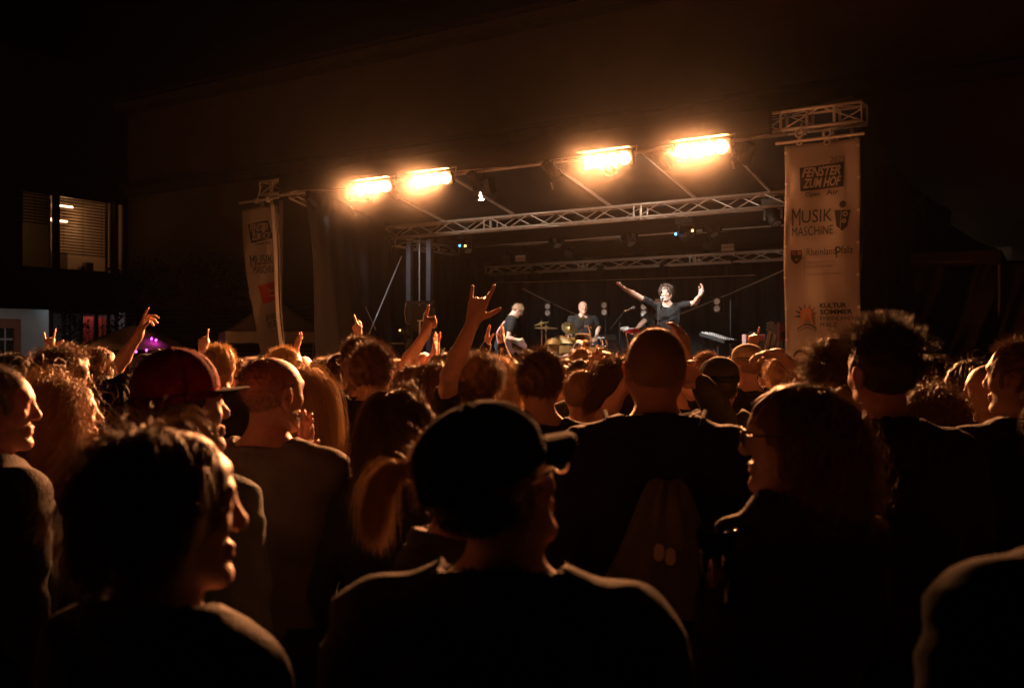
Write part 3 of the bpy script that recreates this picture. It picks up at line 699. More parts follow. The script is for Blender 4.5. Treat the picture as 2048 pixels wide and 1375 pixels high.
CL = {'deep': cloth('cloth_deep_black', (.006, .0055, .0055)), 'matte': mat('cap_matte', (.012, .011, .011), 1.0, spec=.05, bump=.3, bscale=200), 'black': cloth('cloth_black', (.014, .013, .013)), 'charcoal': cloth('cloth_charcoal', (.035, .033, .034)), 'navy': cloth('cloth_navy', (.015, .02, .04)),
      'grey': cloth('cloth_grey', (.15, .13, .12)), 'denim': cloth('cloth_denim', (.19, .25, .29)), 'olive': cloth('cloth_olive', (.06, .055, .035)), 'brown': cloth('cloth_brown', (.07, .045, .03)),
      'red': cloth('cloth_red', (.3, .02, .025)), 'blue': cloth('cloth_blue', (.02, .06, .14)), 'beige': cloth('cloth_beige', (.4, .32, .22)), 'wine': cloth('cloth_wine', (.36, .025, .035)), 'white': cloth('cloth_pale', (.45, .42, .38))}
m_trousers = cloth('cloth_trousers', (.02, .022, .03)); m_shoe = mat('shoe_leather', (.02, .018, .016), .5)
m_lens = mat('spectacle_lens', (.8, .8, .8), .05, trans=1.0); m_sun = mat('sunglass_lens', (.05, .015, .01), .08)
gl = glass
def rotm(rx=0, ry=0, rz=0):
    return np.array(Matrix.Rotation(rz, 3, 'Z') @ Matrix.Rotation(ry, 3, 'Y') @ Matrix.Rotation(rx, 3, 'X'))
I3 = np.eye(3)
class SDF:
    "list of soft shapes; ops: +1 joined, -1 carved"
    def __init__(s): s.p = []
    def ell(s, c, r, k=.02, R_=None, op=1): s.p.append(('e', np.array(c, float), np.array(r, float), R_ if R_ is not None else I3, k, op)); return s
    def cap(s, a, b, ra, rb=None, k=.02, op=1): s.p.append(('c', np.array(a, float), np.array(b, float), ra, rb if rb is not None else ra, k, op)); return s
    def xf(s, M, piv, sc=1.0, start=0, end=None):
        out = []
        for q in s.p[start:end]:
            if q[0] == 'e': out.append(('e', M@(q[1]-piv)*sc+piv, q[2]*sc, M@q[3], q[4], q[5]))
            else: out.append(('c', M@(q[1]-piv)*sc+piv, M@(q[2]-piv)*sc+piv, q[3]*sc, q[4]*sc, q[5], q[6]))
        s.p[start:end] = out; return s
def bounds(prims):
    lo = np.full(3, 9.); hi = np.full(3, -9.)
    for q in prims:
        if (q[5] if q[0] == 'e' else q[6]) < 0: continue
        if q[0] == 'e': e = np.abs(q[3])@q[2]; lo = np.minimum(lo, q[1]-e); hi = np.maximum(hi, q[1]+e)
        else:
            r = max(q[3], q[4]); lo = np.minimum(lo, np.minimum(q[1], q[2])-r); hi = np.maximum(hi, np.maximum(q[1], q[2])+r)
    return lo, hi
def evaluate(prims, h, grow=0.0, zc=None, post=None, hc=None):
    "zc: below this height the vertical step is coarse (hc)"
    lo, hi = bounds(prims); pad = grow+2.5*h; lo -= pad; hi += pad
    ax = [np.arange(lo[i], hi[i]+h, h) for i in range(2)]
    if zc is not None and lo[2] < zc-.1:
        hc = hc or 3*h; n1 = max(2, int((zc-lo[2])/hc)); z1 = np.linspace(lo[2], zc, n1, endpoint=False); az = np.concatenate([z1, np.arange(zc, hi[2]+h, h)])
    else: az = np.arange(lo[2], hi[2]+h, h)
    ax.append(az); F = np.full([len(a) for a in ax], .06, np.float32)
    for q in prims:
        l1, h1 = bounds([q[:-1]+(1,)]); k = q[4] if q[0] == 'e' else q[5]; op = q[5] if q[0] == 'e' else q[6]
        m = grow+k+.012+h; sl = []
        for i in range(3):
            a = np.searchsorted(ax[i], l1[i]-m); b = np.searchsorted(ax[i], h1[i]+m); sl.append(slice(a, max(a, b)))
        sub = F[tuple(sl)]
        if sub.size == 0: continue
        X, Y, Z = np.meshgrid(ax[0][sl[0]], ax[1][sl[1]], ax[2][sl[2]], indexing='ij', sparse=True)
        if q[0] == 'e':
            x, y, z = X-q[1][0], Y-q[1][1], Z-q[1][2]; M = q[3].T; r = q[2]
            p = [(M[i, 0]*x+M[i, 1]*y+M[i, 2]*z)/r[i] for i in range(3)]
            k0 = np.sqrt(p[0]**2+p[1]**2+p[2]**2)+1e-9; k1 = np.sqrt((p[0]/r[0])**2+(p[1]/r[1])**2+(p[2]/r[2])**2)+1e-9
            d = k0*(k0-1)/k1
        else:
            ab = q[2]-q[1]; L2 = max(1e-9, float(ab@ab)); x, y, z = X-q[1][0], Y-q[1][1], Z-q[1][2]
            t = np.clip((x*ab[0]+y*ab[1]+z*ab[2])/L2, 0, 1)
            d = np.sqrt((x-t*ab[0])**2+(y-t*ab[1])**2+(z-t*ab[2])**2)-(q[3]+(q[4]-q[3])*t)
        d = (d-grow).astype(np.float32) if op > 0 else d.astype(np.float32)
        if op > 0:
            hh = np.maximum(k-np.abs(sub-d), 0)/k; F[tuple(sl)] = np.minimum(sub, d)-hh*hh*k*.25
        else:
            d = -d; hh = np.maximum(k-np.abs(sub-d), 0)/k; F[tuple(sl)] = np.maximum(sub, d)+hh*hh*k*.25
    if post is not None:
        X, Y, Z = np.meshgrid(*ax, indexing='ij', sparse=True); F = post(F, X, Y, Z)
    return F, ax
def surface(F, ax):
    "surface nets"
    F = F.astype(np.float32); s = F < 0
    nx, ny, nz = F.shape
    cnt = np.zeros((nx-1, ny-1, nz-1), np.int8)
    for i in (0, 1):
        for j in (0, 1):
            for k in (0, 1): cnt += s[i:nx-1+i, j:ny-1+j, k:nz-1+k]
    act = np.argwhere((cnt > 0) & (cnt < 8))
    if len(act) == 0: return np.zeros((0, 3)), np.zeros((0, 4), int)
    idx = np.full((nx-1, ny-1, nz-1), -1, np.int32); idx[act[:, 0], act[:, 1], act[:, 2]] = np.arange(len(act))
    acc = np.zeros((len(act), 3)); num = np.zeros(len(act))
    cor = [(i, j, k) for i in (0, 1) for j in (0, 1) for k in (0, 1)]
    vals = {c: F[act[:, 0]+c[0], act[:, 1]+c[1], act[:, 2]+c[2]] for c in cor}
    for a in cor:
        for d in range(3):
            if a[d]: continue
            b = list(a); b[d] = 1; b = tuple(b); fa, fb = vals[a], vals[b]; m = (fa < 0) != (fb < 0)
            t = np.where(m, fa/np.where(m, fa-fb, 1), 0)
            for e in range(3): acc[:, e] += np.where(m, a[e]+(t if e == d else 0), 0)
            num += m
    acc /= num[:, None]
    V_ = np.empty_like(acc)
    for e in range(3):
        A = ax[e]; i0 = act[:, e]; V_[:, e] = A[i0]+acc[:, e]*(A[i0+1]-A[i0])
    quads = []
    for d in range(3):
        u, v = (d+1) % 3, (d+2) % 3
        sa = [slice(None)]*3; sb = [slice(None)]*3; sa[d] = slice(0, -1); sb[d] = slice(1, None)
        for q in (u, v): sa[q] = slice(1, -1); sb[q] = slice(1, -1)
        A, B = s[tuple(sa)], s[tuple(sb)]
        for flip, m in ((False, A & ~B), (True, ~A & B)):
            w_ = np.argwhere(m)
            if len(w_) == 0: continue
            c = w_.copy(); c[:, u] += 1; c[:, v] += 1
            def cell(du, dv):
                e = c.copy(); e[:, u] -= du; e[:, v] -= dv; return idx[e[:, 0], e[:, 1], e[:, 2]]
            q4 = np.stack([cell(1, 1), cell(0, 1), cell(0, 0), cell(1, 0)], 1)
            if flip: q4 = q4[:, ::-1]
            quads.append(q4)
    Q = np.concatenate(quads); Q = Q[(Q >= 0).all(1)]
    return V_, Q

def nrm(v): v = np.array(v, float); return v/max(1e-9, np.linalg.norm(v))
def rot_about(v, ax, a):
    ax = nrm(ax); return v*math.cos(a)+np.cross(ax, v)*math.sin(a)+ax*(ax@v)*(1-math.cos(a))
POSES = {'relaxed': ([(12, 25, 20), (18, 32, 24), (22, 36, 26), (26, 40, 28)], 35, .5),
         'open': ([(-4, 6, 5), (0, 8, 6), (2, 8, 6), (4, 10, 8)], 55, .15),
         'clap': ([(3, 8, 5), (4, 9, 6), (5, 9, 6), (6, 10, 8)], 38, .2),
         'horns': ([(-3, 5, 4), (70, 95, 60), (72, 95, 60), (-2, 6, 5)], 60, .15),
         'point': ([(-6, 4, 2), (62, 95, 60), (70, 98, 60), (74, 98, 60)], 25, 1.1),
         'droop': ([(-5, 10, 6), (28, 45, 25), (40, 55, 30), (48, 58, 30)], 40, .3),
         'fist': ([(70, 95, 60), (74, 98, 60), (76, 98, 60), (80, 98, 60)], 20, 1.2),
         'grip': ([(30, 55, 35), (32, 58, 35), (34, 60, 35), (36, 62, 35)], 50, .6)}
def hand(sd, wrist, d, n, side, pose, sc=1.0):
    "d towards the fingertips, n the way the palm faces, side +1 right hand, -1 left hand"
    d = nrm(d); n = np.array(n, float); n = nrm(n-d*(n@d)); a = np.cross(d, n)*side   # thumb side
    w_ = np.array(wrist, float); P, sp_, tc = POSES[pose]
    sd.cap(w_-d*.02*sc, w_+d*.025*sc, .024*sc, .026*sc, k=.015)
    offs = (.030, .010, -.011, -.030); lens = ((.042, .026, .02), (.046, .029, .022), (.042, .027, .021), (.033, .02, .018)); rad = (.0098, .0102, .0096, .0085)
    spread = {'open': .22, 'horns': .16, 'clap': .04, 'relaxed': .06, 'droop': .08}.get(pose, .03)
    for i in range(4):
        kn = w_+d*(.088-.006*abs(i-1)-.004*(i == 3))*sc+a*offs[i]*sc
        sd.cap(w_+a*offs[i]*.55*sc+d*.01*sc, kn, .017*sc, .0135*sc, k=.012)
        di = nrm(d+a*spread*(1.2-i*.85)); ang = 0; p = kn; r = rad[i]*sc
        for j in range(3):
            ang += R(P[i][j]); dd = rot_about(di, np.cross(d, n), ang); q = p+dd*lens[i][j]*sc
            sd.cap(p, q, r*(1-.07*j), r*(1-.07*(j+1)), k=.004); p = q
    ta = R(sp_); t0 = w_+a*.02*sc+d*.018*sc+n*.004*sc; td = nrm(d*math.cos(ta)+a*math.sin(ta)+n*.25)
    t1 = t0+td*.045*sc; sd.cap(t0, t1, .017*sc, .0125*sc, k=.012)
    td2 = nrm(td*(1-tc*.3)+d*.25-a*tc*.6+n*tc*.5); t2 = t1+td2*.032*sc; td3 = nrm(td2-a*tc*.4+n*tc*.2); t3 = t2+td3*.024*sc
    sd.cap(t1, t2, .0118*sc, .0108*sc, k=.005); sd.cap(t2, t3, .0108*sc, .0088*sc, k=.005)
    return sd
HC = np.array([0, .0, 1.635]); NP = np.array([0, -.02, 1.52])
def head_prims(sd, fem=0.0, detail=True):
    H = lambda x, y, z: HC+np.array([x, y, z]); j = 1-.15*fem
    sd.ell(H(0, -.014, .028), (.075, .097, .087), .03)
    sd.ell(H(0, .032, .03), (.060, .056, .062), .03); sd.ell(H(0, .03, -.022), (.056*j, .054, .066), .03)
    for s in (-1, 1):
        sd.cap(H(.056*s*j, -.005, -.048), H(.018*s, .066, -.098), .016, .015, .035)
        if detail: sd.ell(H(.038*s, .062, -.018), (.018, .017, .017), .02)
    sd.ell(H(0, .022, -.07), (.044*j, .05, .04), .03); sd.ell(H(0, .076, -.100), (.018, .016, .015), .018)
    if detail:
        sd.cap(H(-.034, .080, .033), H(.034, .080, .033), .010-.003*fem, k=.018)
        for s in (-1, 1): sd.ell(H(.031*s, .100, .010), (.017, .014, .012), .012, op=-1)
        for s in (-1, 1): sd.ell(H(.031*s, .0745, .010), (.0135, .012, .0115), .003)
        sd.cap(H(0, .085, .024), H(0, .106, -.018), .0068, .0102, .012); sd.ell(H(0, .100, -.027), (.016, .011, .007), .006)
        sd.cap(H(-.019, .086, -.054), H(.019, .086, -.054), .0065, k=.008); sd.cap(H(-.017, .085, -.067), H(.017, .085, -.067), .0072, k=.007)
        sd.cap(H(-.024, .094, -.0605), H(.024, .094, -.0605), .0025, k=.004, op=-1)
    else: sd.cap(H(0, .087, .024), H(0, .112, -.024), .0075, .012, .010)
    for s in (-1, 1):
        sd.ell(H(.081*s, -.012, .0), (.0065, .021, .031), .006, rotm(0, .12*s, -.35*s)); sd.ell(H(.079*s, -.006, -.028), (.006, .011, .014), .006)
        if detail: sd.ell(H(.089*s, -.008, .002), (.005, .011, .018), .004, rotm(0, .12*s, -.35*s), op=-1)
def default_arm(side, kind='hang'):
    s = side
    if kind == 'hang': return dict(e=(.245*s, -.03, 1.11), w=(.25*s, .06, .87), d=(0, .12, -1), n=(-s, .1, 0), pose='relaxed')
    if kind == 'cross': return dict(e=(.25*s, .02, 1.12), w=(.02*s, .17, 1.14), d=(-s, .1, .05), n=(0, -1, 0), pose='relaxed')
    if kind == 'hold': return dict(e=(.24*s, .0, 1.11), w=(.17*s, .24, 1.16), d=(-.3*s, 1, .1), n=(-s, 0, 0), pose='grip')
    if kind == 'clap': return dict(e=(.24*s, .08, 1.13), w=(.045*s, .28, 1.26), d=(-.05*s, .35, 1), n=(-s, 0, 0), pose='clap')
def make_body(arms, hyaw=0, tilt=0, roll=0, fem=0, build=1.0, wear='tee', h=.008, bald=True, seed=0, lean=0, sit=False, zfine=1.40, hscale=1.0, detail=True, legs=None):
    "returns dict of part name -> (verts, quads) in the person's own frame, height 1.75, and the head matrix"
    rs = np.random.RandomState(seed); bw = build
    body = SDF(); head_prims(body, fem, detail); n_head = len(body.p)
    Mh = rotm(tilt, roll, hyaw); body.xf(Mh, NP, hscale, 0, n_head)
    body.cap((0, -.022, 1.56), (0, -.03, 1.44), .052-.006*fem, .060-.006*fem, .03)
    sw = (.178-.02*fem)*bw
    tor = []
    T = SDF()
    for s in (-1, 1):
        T.cap((.03*s, -.03, 1.475), (sw*.92*s, -.02, 1.405), .048, .050, .045)
        T.ell((.075*s*bw, .02, 1.27), (.098*bw, .098, .17), .06); T.ell((.09*s*bw, -.045, 1.29), (.085*bw, .07, .15), .05)
    T.ell((0, .01, 1.07), ((.150-.02*fem)*bw, .112*bw, .17), .06); T.ell((0, 0, .93), (.165*bw, .115*bw, .12), .05)
    if fem:
        for s in (-1, 1): T.ell((.075*s, .085, 1.24), (.06, .055, .06), .03)
    SL = SDF(); FA = SDF(); HN = SDF(); arms_w = []
    for i, s in ((0, 1), (1, -1)):
        A = arms[i] if arms[i] is not None else default_arm(s)
        if isinstance(A, str): A = default_arm(s, A)
        e = np.array(A['e'], float); w_ = np.array(A['w'], float); sh = np.array([sw*s, -.015, 1.405])
        if e[2] > 1.42: sh += np.array([-.005*s, 0, .03])
        m = 1-.12*fem
        T.cap(sh, sh+(e-sh)*.35, .056*m*bw, .050*m*bw, .03)
        SL.cap(sh+(e-sh)*.2, sh+(e-sh)*.62, .052*m*bw, .046*m*bw, .02)
        FA.cap(sh+(e-sh)*.55, e, .046*m*bw, .039*m, .02); HN.cap(e, e+(w_-e)*.35, .039*m, .041*m, .02); HN.cap(e+(w_-e)*.35, w_, .041*m, .0255*m, .02)
        hd = SDF(); hand(hd, w_, A['d'], A['n'], s, A['pose'], 1-.08*fem); arms_w.append(hd)
    Lg = SDF(); Sh = SDF()
    for s in (-1, 1):
        if legs: hip, kn, an, toe = [np.array(q, float) for q in legs[0 if s > 0 else 1]]
        elif sit: hip, kn, an, toe = np.array([.09*s, .02, .92]), np.array([.17*s, .45, .93]), np.array([.17*s, .42, .50]), np.array([.19*s, .57, .45])
        else: hip, kn, an, toe = np.array([.092*s, 0, .9]), np.array([.10*s, .02, .50]), np.array([.105*s, -.02, .09]), np.array([.12*s, .12, .035])
        Lg.cap(hip, kn, .088*bw, .058, .04); Lg.cap(kn, kn+(an-kn)*.35, .056, .056, .03); Lg.cap(kn+(an-kn)*.35, an, .056, .038, .03)
        Sh.cap(an-np.array([0, .02, .045]), toe, .042, .036, .03)
    armp = [q for a in arms_w for q in a.p]
    allp = body.p+T.p+SL.p+FA.p+HN.p+armp+Lg.p+Sh.p
    out = {}
    F, ax = evaluate(allp, h, 0, zc=zfine, hc=.022); out['body'] = surface(F, ax)
    # clothing
    def wrinkle(F, X, Y, Z):
        ax_ = np.abs(X); q1 = ax_*26+Z*34+2.2*np.sin(Y*13+Z*7+seed)+1.5*np.sin(X*9+seed); q2 = ax_*-30+Z*52+2*np.sin(Z*15+X*6+seed*2)+Y*18
        w1 = (np.abs(np.sin(q1*.5))**.7-.6)*-.0075+(np.abs(np.sin(q2*.5))**.8-.6)*.0055+np.sin(Y*43+Z*62+X*29)*.0013
        return F+w1.astype(np.float32)
    neck = SDF()
    prims = T.p+SL.p; g_ = .014; extra = SDF(); NK = [('c', np.array([0, -.022, 1.56]), np.array([0, -.03, 1.44]), .052-.006*fem, .060-.006*fem, .03, 1)]
    if wear == 'tank': prims = T.p[:-2] if False else T.p; g_ = .006
    if wear in ('long', 'coat', 'hoodie', 'jacket', 'puffer'): prims = T.p+SL.p+FA.p+HN.p
    if wear in ('coat', 'jacket', 'puffer'):
        g_ = .022 if wear != 'puffer' else .035
        n = 16
        for i in range(n):
            a0 = 2*math.pi*i/n; a1 = 2*math.pi*(i+1)/n; f = lambda a: (.067*math.cos(a), -.022+.070*math.sin(a), 1.462-.030*math.sin(a))
            if not (.38 < (i+.5)/n*1 % 1 and False): extra.cap(f(a0), f(a1), .013, .013, .012)
            g2 = lambda a: (.063*math.cos(a), -.02+.066*math.sin(a), 1.488-.028*math.sin(a))
            extra.cap(g2(a0), g2(a1), .010, .010, .012)
    if wear == 'hoodie':
        g_ = .018
        n = 14
        for i in range(n+1):
            a = math.pi*(1.0+i/n); c = (.10*math.cos(a), -.03+.075*math.sin(a), 1.455+.02*math.cos(2*a)); extra.ell(c, (.032, .034, .042), .02)
        extra.ell((0, -.115, 1.40), (.085, .045, .08), .03)
    if wear in ('tee', 'long'):
        n = 16
        for i in range(n):
            a0 = 2*math.pi*i/n; a1 = 2*math.pi*(i+1)/n; f = lambda a: (.070*math.cos(a), -.020+.074*math.sin(a), 1.452-.030*math.sin(a)); extra.cap(f(a0), f(a1), .007, .007, .008)
    hand_cut = SDF()
    lo_cut = .86 if wear not in ('coat',) else .72
    def post(F, X, Y, Z):
        F = wrinkle(F, X, Y, Z)
        # neck opening
        d = np.sqrt((X/.062)**2+((Y+.022)/.064)**2)-1; d = d*.06
        dz = 1.44-(Z+.35*(Y+.02))   # positive below the neckline
        cut = np.maximum(d, dz)
        F = np.maximum(F, -cut)
        zc_ = {'tee': 1.455, 'long': 1.465, 'tank': 1.43, 'hoodie': 1.50}.get(wear, 1.498)-.30*(Y+.02)
        F = np.maximum(F, np.minimum(.098-np.sqrt(X**2+(Y+.02)**2), Z-zc_))
        if wear == 'tank':
            F = np.maximum(F, np.abs(X)-.125-.0*Z+np.where(Z > 1.30, 0, 9)*-1)
            F = np.maximum(F, (Z-1.43))
        F = np.maximum(F, (lo_cut-Z))
        return F.astype(np.float32)
    pr = prims+(NK if wear != 'tank' else [])
    F, ax = evaluate(pr+[q[:-1]+(1,) for q in extra.p], max(h, .007), g_, zc=zfine-.1 if zfine > 1.2 else zfine, post=post, hc=.02)
    out['shirt' if wear in ('tee', 'tank', 'long') else 'jacket'] = surface(F, ax)
    LT = [('e', np.array([0, 0, .93]), np.array([.165*bw, .115*bw, .12]), I3, .05, 1)]+Lg.p
    def post2(F, X, Y, Z): return np.maximum(F+(np.sin(Z*43+X*20+seed)*.003).astype(np.float32), np.maximum(.075+(.35 if sit else 0)-Z, Z-1.02)).astype(np.float32)
    F, ax = evaluate(LT, .018, .012, post=post2); out['trousers'] = surface(F, ax)
    F, ax = evaluate(Sh.p, .014, .008); out['shoes'] = surface(F, ax)
    Mt = Matrix([list(r) for r in Mh]).to_4x4(); P0 = Matrix.Translation(Vector(NP))
    HM = P0 @ Mt @ Matrix.Scale(hscale, 4) @ P0.inverted() @ Matrix.Translation(Vector(HC))   # head frame -> person frame
    return out, HM
def xf_np(M, v):
    A = np.array(M); return v@A[:3, :3].T+A[:3, 3]

# ---- hair -----------------------------------------------------------------
SKC = np.array([0, -.014, .028]); SKR = np.array([.079, .100, .090])
def hair_mask(d, style):
    "d unit directions from the skull centre; keep where hair grows"
    x, y, z = d[:, 0], d[:, 1], d[:, 2]
    front = (y > .52) & (z < .62); front |= (y > .35) & (z < .18); side = (y > .12) & (z < -.12); low = z < -.80-.0*y; low |= (z < -.42) & (y > -.1)
    keep = ~(front | side | low)
    if style == 'receding': keep &= ~((z > .30) & (y > -.25)); keep &= ~((y > .0) & (z > .1))
    if style == 'top': keep &= z > .25
    return keep
def ribbons(pts, width, rs, taper=.3):
    "pts (n, s, 3)"
    n, s, _ = pts.shape; t = np.gradient(pts, axis=1); t /= np.linalg.norm(t, axis=2, keepdims=True)+1e-9
    r = rs.normal(0, 1, (n, 1, 3)); sd_ = np.cross(t, r); sd_ /= np.linalg.norm(sd_, axis=2, keepdims=True)+1e-9
    wv = np.linspace(1, taper, s)[None, :, None]*width*rs.uniform(.6, 1.3, (n, 1, 1))*.5
    vs = np.stack([pts-sd_*wv, pts+sd_*wv], 2).reshape(-1, 3)
    b = (np.arange(n)[:, None]*s+np.arange(s-1)[None, :]).reshape(-1)*2
    return vs, np.stack([b, b+1, b+3, b+2], 1)
def strands(n, L, segs=5, seed=0, style='full', comb=(0, -.3, .1), lift=.8, rough=.3, grav=0.0, curl=0.0, freq=60, width=.0012, hull=None, wig=.15, lvar=.35, clump=0, start_r=1.0):
    rs = np.random.RandomState(seed); d = rs.normal(0, 1, (n*3, 3)); d /= np.linalg.norm(d, axis=1)[:, None]; d = d[hair_mask(d, style)][:n]; n = len(d)
    P = SKC+d*SKR*start_r; N = d/SKR; N /= np.linalg.norm(N, axis=1)[:, None]
    D = N*lift+np.array(comb)+rs.normal(0, rough, (n, 3))
    if clump:
        cen = rs.randint(0, n, clump); dist = ((P[:, None, :]-P[cen][None])**2).sum(2); near = dist.argmin(1); D = D*.3+ (D[cen])[near]*.9; 
    if grav > .15:
        fr = P[:, 1] > -.02; sx = np.sign(P[:, 0]+.012); D[:, 0] += np.where(fr, sx*.7, sx*.15); D[:, 1] -= np.where(fr, .55, .1)
    D /= np.linalg.norm(D, axis=1)[:, None]
    ln = L*rs.uniform(1-lvar, 1+lvar*.5, n); 
    if clump: ln = ln*.4+ (ln[cen])[near]*.6
    st = ln/segs; pts = [P.copy()]
    hull = hull or [(SKC, SKR*1.03)]
    for i in range(segs):
        D = D+np.array([0, 0, -1.])*grav+rs.normal(0, wig, (n, 3)); D /= np.linalg.norm(D, axis=1)[:, None]
        P = P+D*st[:, None]
        for c, r in hull:
            q = (P-c)/r; m = np.linalg.norm(q, axis=1); ins = m < 1
            q = q/np.maximum(m, 1e-6)[:, None]
            P[ins] = (c+q*r)[ins]
        pts.append(P.copy())
    pts = np.stack(pts, 1)
    if curl:
        a = rs.normal(0, 1, (n, 1, 3)); t = np.gradient(pts, axis=1); t /= np.linalg.norm(t, axis=2, keepdims=True)+1e-9
        A = np.cross(t, a); A /= np.linalg.norm(A, axis=2, keepdims=True)+1e-9; B = np.cross(t, A)
        arc = np.linspace(0, 1, segs+1)[None, :, None]*ln[:, None, None]; ph = rs.uniform(0, 6.28, (n, 1, 1))
        if clump: ph = ph*.15+(ph[cen])[near]
        amp = curl*np.minimum(1, np.linspace(0, 2.5, segs+1))[None, :, None]
        pts = pts+A*np.cos(ph+arc*freq)*amp+B*np.sin(ph+arc*freq)*amp
    bad = ((np.abs(pts[:, :, 0]) < .066) & (pts[:, :, 1] > .062) & (pts[:, :, 2] < .072)).any(1) | ((pts[:, :, 1] > .04) & (pts[:, :, 2] < .02) & (np.abs(pts[:, :, 0]) < .09)).any(1)
    if bad.mean() < .6: pts = pts[~bad]
    return ribbons(pts, width, rs)
def hair_cap(h, thick, style='full', extra=(), cut=-.055, seed=0, rough=.004, facecut=1.0):
    sd = SDF(); sd.ell(SKC, SKR-.004+thick, .02)
    for q in extra: sd.p.append(q)
    if facecut: sd.ell((0, .125, -.045), (.085*facecut, .085, .115), .012, op=-1)
    for s in (-1, 1): sd.ell((.088*s, .0, -.02), (.03, .035, .05), .01, op=-1) if facecut and thick < .03 else None
    def post(F, X, Y, Z):
        F = F+(rough*(np.sin(X*90+Y*70+seed)*np.sin(Z*80+X*40)+.6*np.sin(X*170+Z*60+Y*130))).astype(np.float32)
        if cut is not None: F = np.maximum(F, (cut+.35*(Y+.02))-Z)
        if style == 'receding': F = np.maximum(F, np.minimum(Z-.055, Y+.12))
        return F.astype(np.float32)
    F, ax = evaluate(sd.p, h, 0, post=post); return surface(F, ax)
